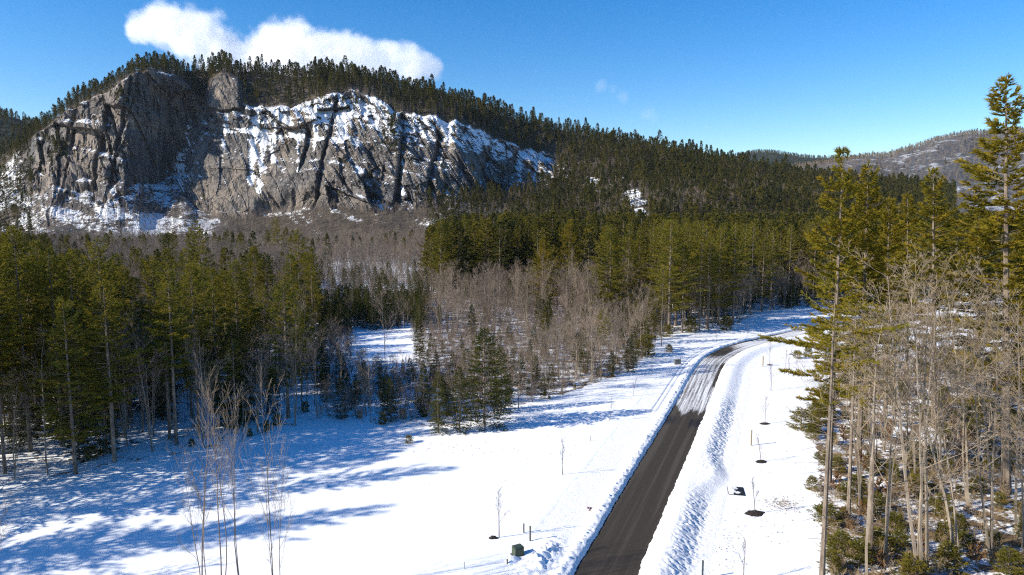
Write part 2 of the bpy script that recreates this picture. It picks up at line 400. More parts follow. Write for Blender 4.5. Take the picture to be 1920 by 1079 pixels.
# ploughed banks
def bank(side, name, label):
    k = np.where((RC[:, 1] > 38) & (RC[:, 0] < 130))[0]
    S = np.arange(RS[k[0]], RS[k[-1]], .13); ip = lambda a: np.interp(S, RS, a)
    C = np.stack([ip(RC[:, 0]), ip(RC[:, 1])], 1); N = np.stack([ip(RN[:, 0]), ip(RN[:, 1])], 1)*side; k = S
    ee = np.concatenate([np.arange(-.55, 5.2, .125), np.arange(5.2, 6.1, .2)])
    E, SS = np.meshgrid(ee, S, indexing='ij')
    X = C[None, :, 0]+N[None, :, 0]*(E+ROAD_W/2); Y = C[None, :, 1]+N[None, :, 1]*(E+ROAD_W/2)
    base = gr(X.ravel(), Y.ravel()).reshape(X.shape)
    chunk = fbm(X/.42, Y/.42, 3, 40); chunk2 = fbm(X/1.7, Y/1.7, 3, 44)
    lump = np.abs(fbm(X/.6, Y/.6, 3, 60))*2
    far = sstep(s2, s3, SS)
    edge_n = .28*fbm(SS/1.3, SS*0+side, 4, 70+side) + .1*fbm(SS/.35, SS*0, 2, 77)
    if side > 0:                                          # left of the road: low, chunky
        prof = .32*sstep(-.1, .35, E-edge_n)*sstep(2.2, .6, E)
        prof = prof + .20*np.exp(-((E-.9)/.3)**2)*(.2+1.9*lump)*(1-.7*far)
        pile = np.exp(-((SS-(s_of(1079)+.6))/3.0)**2)*np.exp(-((E-3.2)/1.3)**2)
        prof = prof + pile*(.6+1.1*chunk)
        prof = prof + .16*chunk*sstep(.1, .5, E)*sstep(2.4, 1.2, E)
        groove = np.exp(-((E-1.9)/.16)**2)+np.exp(-((E-2.7)/.13)**2)
        prof = prof - .16*groove*sstep(s_of(790), s_of(770), SS)
    else:
        gap = np.exp(-((SS-s_of(880))/4.0)**2)            # a gap ploughed through the bank
        gate = 1-np.exp(-((SS-s_of(895))/5.0)**2)*.85
        fade = sstep(s_of(705), s_of(770), SS)*0 + 1-.75*sstep(s_of(765), s_of(735), SS)
        hgt = (.35+.42*gate*fade)
        prof = .38*sstep(-.1, .35, E-edge_n)+0*E
        ramp_ = sstep(.2, 1.7, E)*(hgt-.38)+.0
        prof = prof + np.clip(ramp_, -.2, 2)
        drop = sstep(1.9+1.6*gap, 4.3+1.2*gap, E)
        prof = prof*(1-drop)
        rough = sstep(1.5, 2.1, E)*sstep(5.0, 3.9, E)*gate*fade
        prof = prof + rough*(.15*chunk+.05*lump-.04+.24*fbm(X/.22, Y/.22, 2, 48))
    prof = prof + .05*chunk2*sstep(0, .5, E)
    inner = sstep(.05, -.35, E-edge_n)
    Z = base + prof - .22*inner - .06*sstep(5.5, 6.0, E)
    F = grid_faces(len(ee), len(k))
    if side > 0: F = F[:, ::-1]
    o = obj(name, mesh(name, np.stack([X.ravel(), Y.ravel(), Z.ravel()], 1), F, [M['bank']], smooth=True))
    tag(o, label, None, None, 'structure')
bank(1, 'snow_bank', 'low ploughed snow bank along the wooded side of the road')
bank(-1, 'snow_bank', 'tall rough ploughed snow bank along the sapling side of the road')

# ------------------------------------------------------------------ mountain
# photograph column: row and depth of cliff foot, cliff top and ridge
MT = np.array([
 # x     yb   Yb   yt   Yt   yr   Yr   Yfoot
 (-220, 405, 740, 372, 800, 345, 860, 640),
 (-60,  395, 740, 345, 800, 318, 860, 620),
 (0,    385, 735, 322, 800, 296, 850, 600),
 (40,   372, 740, 285, 795, 274, 850, 590),
 (70,   362, 722, 255, 780, 251, 850, 590),
 (100,  345, 716, 229, 772, 226, 845, 590),
 (150,  362, 716, 194, 772, 190, 845, 590),
 (200,  345, 712, 173, 764, 168, 850, 595),
 (235,  356, 714, 152, 760, 146, 850, 600),
 (262,  338, 736, 137, 772, 134, 850, 600),
 (290,  345, 758, 138, 792, 134, 860, 600),
 (325,  330, 782, 138, 800, 134, 870, 600),
 (345,  365, 795, 150, 828, 135, 880, 600),
 (368,  392, 806, 176, 848, 136, 890, 600),
 (380,  398, 785, 194, 842, 137, 890, 600),
 (390,  402, 758, 207, 818, 137, 890, 600),
 (412,  407, 742, 210, 806, 136, 890, 600),
 (452,  412, 728, 206, 802, 138, 900, 600),
 (464,  412, 724, 203, 800, 138, 900, 600),
 (520,  406, 708, 206, 800, 140, 905, 600),
 (600,  390, 690, 192, 800, 146, 910, 600),
 (660,  392, 678, 172, 805, 153, 920, 595),
 (715,  395, 672, 186, 800, 162, 930, 590),
 (740,  394, 674, 214, 785, 167, 930, 585),
 (800,  388, 684, 218, 790, 179, 935, 570),
 (860,  380, 705, 236, 800, 192, 940, 555),
 (930,  368, 750, 262, 830, 214, 950, 530),
 (1000, 352, 795, 286, 860, 236, 960, 500),
 (1040, 344, 800, 300, 865, 246, 970, 475),
 (1120, 356, 735, 305, 850, 260, 990, 440),
 (1200, 370, 660, 318, 820, 277, 1000, 420),
 (1300, 385, 620, 334, 820, 298, 1010, 415),
 (1400, 392, 640, 347, 840, 316, 1020, 425),
 (1500, 400, 660, 362, 860, 337, 1030, 450),
 (1620, 404, 700, 372, 880, 350, 1040, 480),
 (1800, 408, 740, 382, 900, 364, 1050, 520)], float)
mx_ = np.arange(-200, 1790, 2.0)
mcol = [np.interp(mx_, MT[:, 0], MT[:, k]) for k in range(8)]
def smooth1(a, n): return np.convolve(np.pad(a, n, 'edge'), np.ones(2*n+1)/(2*n+1), 'valid')
_, yb, Yb, yt, Yt, yr, Yr, Yf = mcol
Yf = smooth1(Yf, 15); yr = smooth1(yr, 4); Yr = smooth1(Yr, 8); Yb = smooth1(Yb, 2); Yt = smooth1(Yt, 2)
cut = sstep(1030, 1110, mx_)                             # no cliff to the right of here
yt = yt + (fbm(mx_/14, mx_*0, 3, 90))*16*(1-cut)
zb = np.array([z_at(a, b) for a, b in zip(yb, Yb)]); zt = np.array([z_at(a, b) for a, b in zip(yt, Yt)]); zr_ = np.array([z_at(a, b) for a, b in zip(yr, Yr)])
zr_ = np.maximum(zr_, zt+1.5)
nT, nC, nU, nB = 56, 165, 50, 14
rows = []
def Xof(Y): return (mx_-960)/FPX*Y/1.0 * 1.0
Yb0 = np.interp(mx_ + 46*sstep(230, 330, mx_)*sstep(520, 400, mx_), mx_, Yb)
for i in range(nT):
    t = i/nT; rows.append((Yf+(Yb0-Yf)*t, -4+(zb+4)*(t**1.25), np.full_like(mx_, t-1)))
for i in range(nC):
    t = i/nC; xs_ = mx_ + 46*(1-t)*sstep(230, 330, mx_)*sstep(520, 400, mx_)
    rows.append((np.interp(xs_, mx_, Yb)*(1-t)+np.interp(xs_, mx_, Yt)*t, zb+(zt-zb)*t, np.full_like(mx_, t)))
tmx = sstep(384, 392, mx_)*sstep(466, 446, mx_)
ztw = np.array([z_at(a, 815) for a in np.interp(mx_, (380, 390, 400, 416, 430, 446, 462), (190, 168, 148, 138, 143, 152, 185))])
for i in range(nU):
    t = i/nU; a = min(1, t/.55); b = max(0, (t-.55)/.45)
    yU, zU = Yt+(Yr-Yt)*t, zt+(zr_-zt)*(1-(1-t)**1.5)
    yW = Yt-9+22*a**1.6+(Yr-Yt-13)*b; zW = zt+(ztw-zt)*a+(zr_-ztw)*b
    rows.append((yU*(1-tmx)+yW*tmx, zU*(1-tmx)+zW*tmx, np.full_like(mx_, 1+t)))
for i in range(nB+1):
    t = i/nB; rows.append((Yr+t*500, zr_*(1-t**1.4)-8*t, np.full_like(mx_, 2+t)))
MY = np.array([r[0] for r in rows]).T; MZ = np.array([r[1] for r in rows]).T; MV = np.array([r[2] for r in rows]).T
MXp = np.repeat(mx_[:, None], MY.shape[1], 1)
MX = np.array([x_at(mx_[:, None], 300.0, MY)])[0]
MX = (MXp-960)/FPX*MY*math.cos(PITCH)**-1*0.99
# exact columns: depth along the view differs a little with height
fcy, fs = math.cos(PITCH), math.sin(PITCH)
MX = (MXp-960)/FPX*(MY*fcy-(MZ-CAM_H)*fs)
# rock structure on the cliff, pushed out of / into the face
lowx = sstep(330, 230, MXp)
cw = (sstep(-.06, .04, MV)*(1-lowx)+sstep(-.85, .02, MV)*lowx)*sstep(1.05, .96, MV)*(1-cut[:, None])
twr = tmx[:, None]*sstep(1.6, 1.5, MV)*(MV > .97)
cw = np.maximum(cw*sstep(20, 70, MXp), .55*twr)
tw = sstep(-.5, 0, MV)*sstep(1.6, 1.0, MV)*(1-cut[:, None])
side_ = MX + .55*MY                                        # runs along the wall
skew = side_ + .22*MZ                                      # joints lean a little
skew2 = side_ + .06*MZ
wx = 7*fbm(MX/26, MZ/26, 3, 2); wz = 7*fbm(MX/22+3, MZ/22, 3, 4)
rock = facets(skew + wx, MZ+wz, 40, 70, 7.5, .16, .12, 1)
rock += facets(skew2 + .7*wx, MZ+wz, 13, 42, 2.6, .20, .10, 7)
rock += facets(skew2 + .4*wx, MZ+.6*wz, 5.5, 19, 1.0, .22, .12, 23)
rock += facets(skew + .3*wx, MZ+.5*wz, 9, 9, 1.4, .20, .34, 29)*sstep(-.02, .12, fbm(MX/35, MZ/35, 3, 31))
def ledges(step, amp, k):
    q = (MZ + 14*fbm(MX/45, MZ/60, 3, k) + 16*fbm(MX/120, MZ/90, 2, k+3)+.20*side_)/step; fr = q-np.floor(q)
    on = sstep(-.02, .14, fbm(MX/30, np.floor(q)*7.3, 3, k+9))
    return amp*(sstep(.72, 1.0, fr)-fr)*on
rock += ledges(31, 7.5, 140)+ledges(13, 2.8, 150)+ledges(5.0, .9, 160)
tower = twr
slab = sstep(335, 360, MXp)*sstep(585, 540, MXp)*sstep(.82, .62, MV)   # smooth slab
rock = rock*(1-.72*slab)*(1-.4*tower)
rid = np.abs(fbm(skew/24, MZ/110, 3, 33))*2
rock += 6.0*np.exp(-(rid/.07)**2)*(1-.4*slab)*sstep(-.05, .1, fbm(MX/40, MZ/40, 2, 39)+.03)                 # deep vertical cracks
rid2 = np.abs(fbm(skew/9+7, MZ/60, 3, 37))*2
rock += 1.6*np.exp(-(rid2/.09)**2)
# overhung dark foot of the slab
rock += 16*sstep(.24, .05, MV+.06*fbm(MX/20, MZ/20, 2, 51))*sstep(470, 500, MXp)*sstep(620, 585, MXp)
rock -= 4*sstep(.34, .27, MV)*sstep(.14, .24, MV)*sstep(400, 430, MXp)*sstep(620, 600, MXp)*0
# corners running up the wall right of the slab
for cx, dep, wd in ((566, 11, 8), (610, 9, 6), (748, 14, 8), (812, 12, 7), (846, 9, 6), (905, 9, 9), (960, 9, 10), (186, 8, 7), (220, 7, 6), (128, 6, 5)):
    xx = MXp - cx - (MV-.5)*(10+34*_Vv[cx % 512]) - 16*fbm(MZ/34, MZ*0+cx, 3, 55)
    rock += dep*sstep(-.16, .10, fbm(MZ/45+cx, MZ*0+cx*.37, 2, 58))*np.exp(-np.clip(xx/wd, 0, 9)**2)*np.where(xx < 0, np.exp(-(xx/(wd*.28))**2), 1)
rock -= 3
gul = MXp-(376-46*(1-MV))
rock = rock*(1-.3*np.exp(-(gul/22)**2))
dz = 3.5*fbm(MX/25, MY/25, 3, 71)*(1-cw) + 9*fbm(MX/70, MY/70, 3, 73)*(1-cw)*sstep(-1, -.7, MV)
tal = 5*np.abs(fbm(MX/18, MZ/10, 4, 75))*sstep(-1, -.6, MV)*sstep(.05, -.15, MV)*(1-cut[:, None])
MY2 = MY + rock*cw
MX2 = MX + rock*cw*(MX/np.maximum(MY, 1))*.6
MZ2 = MZ + dz*sstep(2.9, 1.9, MV) + tal
P3 = np.stack([MX2, MY2, MZ2], -1)
du = np.gradient(P3, axis=0); dv = np.gradient(P3, axis=1)
nn = np.cross(du, dv); nn /= np.linalg.norm(nn, axis=-1, keepdims=True)+1e-9
nz = nn[..., 2]*np.sign(nn[..., 2].mean())
def smooth2(a, n):
    k = np.ones(2*n+1)/(2*n+1)
    a = np.apply_along_axis(lambda r: np.convolve(np.pad(r, n, 'edge'), k, 'valid'), 0, a)
    return np.apply_along_axis(lambda r: np.convolve(np.pad(r, n, 'edge'), k, 'valid'), 1, a)
nzs = .55*nz+.45*smooth2(nz, 2)
bias = np.full_like(MX, -.02)
bias += .31*sstep(395, 480, MXp+70*fbm(MX/18, MZ/18, 3, 79))*(1-tower)*sstep(740, 700, MXp)*sstep(.48, .92, MV+.14*fbm(MX/30, MZ/30, 3, 81))
bias += .34*sstep(700, 740, MXp)*sstep(1060, 1030, MXp)*sstep(.55, .9, MV+.10*fbm(MX/30, MZ/30, 3, 82))
bias += .30*np.exp(-(gul/16)**2)*sstep(.75, .55, MV) + .12*np.exp(-((gul+10)/40)**2)*sstep(.5, .2, MV)
bias -= .06*twr
bias += .10*sstep(.9, 1.0, MV)*sstep(230, 250, MXp)*sstep(345, 330, MXp)
ice = np.zeros_like(MX)
for cx, w, v0, v1, sl, a in ((476, 7, .30, .98, 22, .55), (492, 5, .18, .85, 18, .5), (512, 4, .45, .97, 20, .4), (590, 4, .5, .98, 10, .5), (640, 6, .55, .95, 12, .4), (420, 4, .5, .97, 14, .3), (757, 2.5, .1, .55, 4, .45), (975, 3, .15, .8, 5, .4), (1003, 2.5, .1, .7, 4, .4), (560, 3, .3, .7, 8, .3)):
    xx = MXp-cx-(MV-.6)*sl-6*fbm(MZ/22, MZ*0+cx, 3, 85)
    ice += a*np.exp(-(xx/w)**2)*sstep(v0-.06, v0+.06, MV)*sstep(v1+.05, v1-.05, MV)
isC = (sstep(-.03, .03, MV)*(1-lowx)+lowx*sstep(-.35, -.05, MV+.5*fbm(MX/25, MZ/18, 3, 89)))*sstep(1.05, .99, MV)*(1-cut[:, None])*sstep(20, 60, MXp)
isC = np.maximum(isC, twr)
snow = -.15 + .86*nzs + bias + ice
talus = sstep(1.0, .0, MV+1)*1.0
snow_t = .33 + .16*sstep(430, 380, MXp) + .75*fbm(MX/22, MZ/8+MX/30, 4, 88)
snow_f = .22 + .3*sstep(1.12, 1.0, MV)*(1-cut[:, None])
pn = 46*fbm(MX/16, MY/16, 3, 97); prow = to_px(MX2, MY2, MZ2)[1]
patch = sstep(24, 15, np.hypot((MXp-1188)-.5*(prow-376), (prow-376)*.75)+pn)
patch = np.maximum(patch, sstep(16, 8, np.hypot((MXp-1108)-.6*(prow-342), (prow-342)*.9)+pn))
snow = isC*snow + (1-isC)*np.where(MV < .02, np.where(cut[:, None] > .5, snow_f, snow_t), snow_f)
snow = np.maximum(snow, patch*(.35+.5*nz))
forest = (1-isC)*np.where((MV < 0) & (MXp > 60) & (MXp < 430), .35, .9)*(1-patch)
mt_me = mesh('mountain', P3.reshape(-1, 3), grid_faces(*MX.shape), [M['mountain']], smooth=False, attrs={'snow': snow.ravel(), 'forest': forest.ravel()})
tag(obj('mountain', mt_me), 'granite cliff mountain with snow on its ledges and a wooded top', None, None, 'structure')

# far hills
def hill(name, cols, D, depth, mat, snow, label, rough=18):
    xs = np.arange(cols[0][0], cols[-1][0], 3.0); y = np.interp(xs, [c[0] for c in cols], [c[1] for c in cols]); y = smooth1(y, 6)
    top = np.array([z_at(a, D) for a in y]); n = 60; V = []; S = []
    for i in range(n):
        t = i/(n-1)*1.25
        if t <= 1: Yk = D-depth*(1-t); Z = -10+(top+10)*(np.sin(t*math.pi/2)**1.25)
        else: Yk = D+(t-1)*depth*1.5; Z = -10+(top+10)*(1-((t-1)*3)**2*.8)
        Yk = np.full_like(xs, Yk)
        Z = Z + rough*fbm(xs/45, Yk/(depth*.25), 4, 95)*np.sin(min(t, 1)*math.pi)**.5
        V.append(np.stack([(xs-960)/FPX*Yk, Yk, Z], 1)); S.append(np.full_like(xs, snow(t)) if callable(snow) else np.full_like(xs, snow))
    V = np.array(V).transpose(1, 0, 2); S = np.array(S).T
    o = obj(name, mesh(name, V.reshape(-1, 3), grid_faces(V.shape[0], V.shape[1]), [mat], smooth=True, attrs={'snow': S.ravel()}))
    tag(o, label, None, None, 'structure'); return V
HR = hill('hill', [(1330, 360), (1430, 330), (1520, 312), (1600, 302), (1640, 298), (1690, 285), (1745, 268), (1800, 258), (1860, 252), (1930, 248), (2020, 246), (2150, 250), (2350, 300)], 2300, 1000, M['hill_bare'], lambda t: .44-.32*sstep(.70, 1.0, t), 'grey leafless hill with snow showing between its trees', 26)
HM = hill('hill', [(1150, 340), (1280, 315), (1370, 296), (1400, 287), (1440, 288), (1490, 296), (1530, 301), (1580, 300), (1660, 304), (1800, 320), (2000, 350)], 4600, 1600, M['hill_dark'], .3, 'distant dark wooded hill', 30)
HL = hill('hill', [(-700, 260), (-400, 200), (-200, 190), (-60, 205), (0, 216), (40, 226), (75, 238), (120, 262), (200, 300), (330, 360)], 1600, 600, M['hill_dark'], .3, 'wooded hill behind the cliff shoulder', 20)

# ------------------------------------------------------------------ tree builders
def tubes(polys, sides=3):
    """polys: list of (points n x 3, radii n) -> vertices, quads"""
    V = []; F = []; off = 0
    ang = np.arange(sides)*2*math.pi/sides; ca, sa = np.cos(ang), np.sin(ang)
    by = {}
    for p, r in polys: by.setdefault(len(p), []).append((p, r))
    for n, L in by.items():
        Pp = np.array([a for a, _ in L], float); Rr = np.array([b for _, b in L], float)   # m n 3
        T = np.gradient(Pp, axis=1); T /= np.linalg.norm(T, axis=2, keepdims=True)+1e-9
        ref = np.where(np.abs(T[..., 2:3]) > .9, np.array([1., 0, 0]), np.array([0, 0, 1.]))
        A = np.cross(T, ref); A /= np.linalg.norm(A, axis=2, keepdims=True)+1e-9
        B = np.cross(T, A)
        ring = Pp[:, :, None]+Rr[:, :, None, None]*(A[:, :, None]*ca[None, None, :, None]+B[:, :, None]*sa[None, None, :, None])
        m = len(L); V.append(ring.reshape(-1, 3))
        idx = off+np.arange(m*n*sides).reshape(m, n, sides)
        a = idx[:, :-1]; b = idx[:, 1:]; a2 = np.roll(a, -1, 2); b2 = np.roll(b, -1, 2)
        F.append(np.stack([a, a2, b2, b], -1).reshape(-1, 4)); off += m*n*sides
    return np.concatenate(V), np.concatenate(F)

def tufts(C, D, n, ln, wd, spread, rg, up=.25):
    """needle sprays: n thin triangles fanned about direction D at every centre C"""
    C = np.repeat(C, n, 0); D = np.repeat(D, n, 0)
    d = D+rg.normal(0, spread, D.shape); d[:, 2] += up*rg.random(len(d)); d /= np.linalg.norm(d, axis=1, keepdims=True)+1e-9
    q = rg.normal(0, 1, D.shape); s = np.cross(d, q); s /= np.linalg.norm(s, axis=1, keepdims=True)+1e-9
    L = ln*rg.uniform(.6, 1.3, (len(d), 1)); W = wd*rg.uniform(.6, 1.3, (len(d), 1))
    V = np.stack([C-s*W*.5, C+s*W*.5, C+d*L], 1).reshape(-1, 3)
    return V, np.arange(len(V)).reshape(-1, 3)

def conifer(seed, H, cb, Rm, r0, whorl=.7, nb=5, prof=.75, tip=55, mid=12, low=-8, twigs=9, tl=.34, tw=.085, nt=5, missing=.15, dead=10, droop=0., spread=.35, sub=2, lean=.01, irregular=.35, sides=6):
    rg = np.random.default_rng(seed)
    n = 12; z = np.linspace(-.4, H, n)
    wob = np.cumsum(rg.normal(0, lean*H/n, (n, 2)), 0)*.8
    tp = np.column_stack([wob[:, 0]*(z/H), wob[:, 1]*(z/H), z]); tr = r0*np.clip(1-z/H, 0, 1)**.8+.015; tr[0] = r0*1.25
    def at(zz): return np.array([np.interp(zz, z, tp[:, 0]), np.interp(zz, z, tp[:, 1]), zz])
    big = [(tp, tr)]; br = []; C = []; D = []
    zz = cb*H; asym = rg.uniform(0, 2*math.pi)
    gaps = rg.random(200)
    while zz < H-.25:
        t = (zz-cb*H)/(H-cb*H)
        env = ((1-t)**prof)*(.5+.5*min(1, t*3.5+.1))
        az0 = rg.uniform(0, 2*math.pi); k = nb if t < .9 else max(3, nb-1)
        wf = 1-irregular*.8*gaps[int(zz*1.3) % 200]
        for i in range(k):
            if rg.random() < missing: continue
            az = az0+i*2*math.pi/k+rg.normal(0, .25)
            L = Rm*env*wf*rg.uniform(1-irregular, 1.12)*(1+.18*math.cos(az-asym))+.25
            el = R(mid+(tip-mid)*max(0, (t-.45)/.55)**1.3+(low-mid)*max(0, 1-t*2.2)+rg.normal(0, 5))
            p0 = at(zz+rg.uniform(-.2, .2)); h = np.array([math.cos(az), math.sin(az), 0])
            ss = np.linspace(0, 1, 4)
            pts = p0+h[None]*(ss*L*math.cos(el))[:, None]+np.array([0, 0, 1.])*(ss*L*math.sin(el)+L*(.14-droop)*ss**2-droop*.2*L*ss)[:, None]
            br.append((pts, np.linspace(max(.012, r0*.17*L/Rm+.008), .006, 4)))
            sd = np.array([-h[1], h[0], 0]); m = max(3, int(twigs*(L/Rm)**.8)+1)
            for j in range(m):
                s = .22+.78*(j+rg.random())/m; q = np.array([np.interp(s, ss, pts[:, c]) for c in range(3)])
                sg = 1 if (j % 2) else -1
                tlg = (L*.34*(1.15-s)+.22)*rg.uniform(.7, 1.2)
                dd = h*.75+sd*sg*rg.uniform(.5, 1.05)+np.array([0, 0, rg.uniform(.0, .32)-droop*1.2]); dd /= np.linalg.norm(dd)
                c = max(1, int(sub*tlg/.55+.5))
                for u in range(c):
                    C.append(q+dd*tlg*(u+.4)/c); D.append(dd)
            for u in range(2): C.append(pts[-1]-(pts[-1]-pts[-2])*.3*u); D.append((pts[-1]-pts[-2])/np.linalg.norm(pts[-1]-pts[-2]))
        zz += whorl*rg.uniform(.75, 1.3)*(1-.35*t)
    for u in range(4): C.append(at(H-.15*u)); D.append(np.array([0, 0, 1.]))
    for i in range(dead):
        zd = rg.uniform(.12, 1)*cb*H; az = rg.uniform(0, 6.28); L = rg.uniform(.5, 2.6)*Rm/4.5; h = np.array([math.cos(az), math.sin(az), rg.uniform(-.2, .25)])
        pts = at(zd)+h[None]*(np.array([0, .5, 1.])*L)[:, None]; br.append((pts, np.array([.028, .018, .008])))
    Vt, Ft = tubes(big, sides); Vb, Fb = tubes(br, 3)
    tv = np.concatenate([Vt, Vb]); tf = np.concatenate([Ft, Fb+len(Vt)])
    cv, cf = tufts(np.array(C), np.array(D), nt, tl, tw, spread, rg)
    return (tv, tf), (cv, cf)

def bare(seed, H, stems=1, levels=(11, 7, 5, 3), up=.55, r0=None, rmin=.011, spread=40, first=.28, splay=8, l1=.42, sides=4):
    rg = np.random.default_rng(seed); main = []; fine = []
    def grow(p, d, L, r, lv, nseg):
        pts = [p]; dd = d.copy()
        for i in range(nseg):
            dd = dd+rg.normal(0, .10 if lv else .045, 3); dd[2] += (up*.16 if lv else .03); dd /= np.linalg.norm(dd)
            pts.append(pts[-1]+dd*L/nseg)
        pts = np.array(pts); s = np.linspace(0, 1, nseg+1)
        rr = np.maximum(rmin*(1 if lv < 2 else .8), r*(1-.82*s)); rr[-1] *= .6
        (main if lv == 0 else fine).append((pts, rr))
        if lv >= len(levels): return
        nc = levels[lv]
        for c in range(nc):
            f = first if lv == 0 else .22
            t = f+(1-f)*((c+rg.random())/nc)**.85
            q = np.array([np.interp(t, s, pts[:, k]) for k in range(3)])
            i0 = min(nseg-1, int(t*nseg)); tg = pts[i0+1]-pts[i0]; tg /= np.linalg.norm(tg)
            a = R(spread*rg.uniform(.6, 1.25)); az = rg.uniform(0, 2*math.pi)
            ref = np.array([1., 0, 0]) if abs(tg[2]) > .8 else np.array([0, 0, 1.])
            A = np.cross(tg, ref); A /= np.linalg.norm(A); B = np.cross(tg, A)
            nd = tg*math.cos(a)+(A*math.cos(az)+B*math.sin(az))*math.sin(a); nd[2] += up*.25; nd /= np.linalg.norm(nd)
            cl = (l1 if lv == 0 else .5)*L*(1.12-.75*t if lv == 0 else 1.05-.6*t)*rg.uniform(.7, 1.2)
            cr = max(rmin, np.interp(t, s, rr)*rg.uniform(.42, .62))
            grow(q, nd, cl, cr, lv+1, 4 if lv == 0 else (3 if lv == 1 else 2))
    for k in range(stems):
        hh = H*(1 if k == 0 else rg.uniform(.7, .98)); az = rg.uniform(0, 6.28); t = R(splay*rg.uniform(.3, 1)) if stems > 1 else R(2)
        grow(np.array([rg.normal(0, .12)*(stems > 1), rg.normal(0, .12)*(stems > 1), -.3]), np.array([math.cos(az)*math.sin(t), math.sin(az)*math.sin(t), math.cos(t)]), hh, (r0 or H*.0095)*(1 if k == 0 else .8), 0, 8)
    return tubes(main, sides), tubes(fine, 3)

def join(*parts):
    V = []; F = []; o = 0
    for v, f in parts: V.append(v); F.append(f+o); o += len(v)
    return np.concatenate(V), F
PROTO = {}
def proto(key, parts, mats, H):
    """parts: trunk and crown geometry; kept as two meshes, and as one for the far mass"""
    (tv, tf), (cv, cf) = parts
    both_v, both_f = join((tv, tf), (cv, cf))
    a = mesh('trunk_'+key, tv, tf, [mats[0]]); b = mesh('crown_'+key, cv, cf, [mats[1]])
    c = mesh('tree_'+key, both_v, both_f, list(mats), [0]*len(tf)+[1]*len(cf))
    PROTO[key] = dict(trunk=a, crown=b, both=c, H=H)
for i in range(4):
    proto('pine%d' % i, conifer(100+i, 27, (.28, .36, .2, .45)[i], (6.6, 5.8, 7.4, 5.2)[i], .25, .8, 5, .62, twigs=14, tl=.46, tw=.115, nt=6, missing=.2, dead=16, irregular=.5), (M['pine_bark'], M['pine']), 27)
for i in range(4):
    proto('tall%d' % i, conifer(200+i, 38, (.26, .32, .36, .24)[i], (8.4, 7.8, 7.6, 9.6)[i], .33, 1.0, 5, .74, tip=50, mid=8, low=-10, twigs=26, tl=.46, tw=.12, nt=8, missing=.24, dead=18, sub=2.6, irregular=.7, lean=.003), (M['pine_bark'], M['pine_gold']), 38)
for i in range(2):
    proto('slim%d' % i, conifer(300+i, 24, (.62, .52)[i], 4.0, .17, .75, 5, .6, twigs=9, tl=.42, tw=.1, nt=6, missing=.22, dead=22), (M['pine_bark'], M['pine']), 24)
for i in range(2):
    proto('full%d' % i, conifer(320+i, 26, .1, (8.2, 7.4)[i], .32, .85, 6, .72, twigs=17, tl=.48, tw=.12, nt=6, missing=.1, dead=4), (M['pine_bark'], M['pine_gold'] if i == 0 else M['pine']), 26)
proto('sparse0', conifer(340, 24, .62, 5.0, .20, .8, 4, .45, tip=40, mid=5, low=-15, twigs=9, tl=.36, tw=.085, nt=7, missing=.25, dead=26, irregular=.6), (M['pine_bark'], M['pine_gold']), 24)
for i in range(4):
    proto('hem%d' % i, conifer(400+i, 13, .05, (4.0, 3.4, 4.6, 3.1)[i], .14, .52, 6, .8, tip=45, mid=2, low=-12, twigs=13, tl=.30, tw=.085, nt=6, missing=.12, dead=3, droop=.10), (M['pine_bark'], M['hemlock']), 13)
for i in range(3):
    proto('young%d' % i, conifer(430+i, 3.2, .02, (1.25, 1.5, 1.1)[i], .04, .28, 5, .6, tip=60, mid=28, low=8, twigs=9, tl=.24, tw=.055, nt=7, missing=.1, dead=0, sub=3), (M['pine_bark'], M['shrub']), 3.2)
for i in range(5):
    proto('far%d' % i, conifer(500+i, 18, (.12, .2, .05, .3, .15)[i], (4.4, 5.2, 3.8, 5.0, 5.8)[i], .2, 1.15, 5, .75, tip=50, mid=6, low=-8, twigs=5, tl=1.0, tw=.42, nt=4, missing=.18, dead=2, sub=.8, sides=4, irregular=.5), (M['pine_bark'], M['spruce']), 18)
for i in range(4):
    proto('mid%d' % i, conifer(540+i, 23, (.22, .34, .12, .42)[i], (7.0, 6.0, 6.8, 5.2)[i], .22, 1.0, 5, (.85, .7, .95, .8)[i], tip=50, mid=8, low=-8, twigs=8, tl=.75, tw=.26, nt=5, missing=.2, dead=6, sub=1.0, sides=4, irregular=.55), (M['pine_bark'], M['pine_mid']), 23)
for i in range(3):
    proto('brush%d' % i, bare(760+i, 2.6, 5, (7, 4, 2), r0=.022, rmin=.009, spread=45, first=.2, up=.4, splay=28, l1=.5, sides=3), (M['mid_twig'], M['mid_twig']), 2.6)
for i in range(3):
    proto('tan%d' % i, bare(770+i, 2.0, 6, (6, 4, 2), r0=.02, rmin=.010, spread=45, first=.15, up=.3, splay=35, l1=.5, sides=3), (M['twig'], M['grass']), 2.0)
for i in range(4):
    proto('bareN%d' % i, bare(600+i, 17, (1, 3, 2, 2)[i], (11, 7, 4, 3), r0=.115, rmin=.0085, spread=52, first=.34, splay=7, up=.3, l1=.46), (M['bark'], M['twig']), 17)
for i in range(2):
    proto('bareF%d' % i, bare(630+i, 17, (3, 2)[i], (12, 5, 3), r0=.075, rmin=.009, spread=36, first=.40, splay=9, up=.5, l1=.40), (M['young_bark'], M['twig']), 17)
for i in range(5):
    proto('bareM%d' % i, bare(650+i, 12, (1, 2, 3, 1, 2)[i], (11, 7, 4, 2), r0=.085, rmin=.0125, spread=42, first=.3, splay=9, up=.55, l1=.46), (M['bark'], M['mid_twig']), 12)
for i in range(4):
    proto('bareX%d' % i, bare(680+i, 14, (1, 2, 1, 2)[i], (11, 6, 4), r0=.10, rmin=.03, spread=42, first=.3, splay=8, up=.55, l1=.46, sides=3), (M['far_twig'], M['far_twig']), 14)
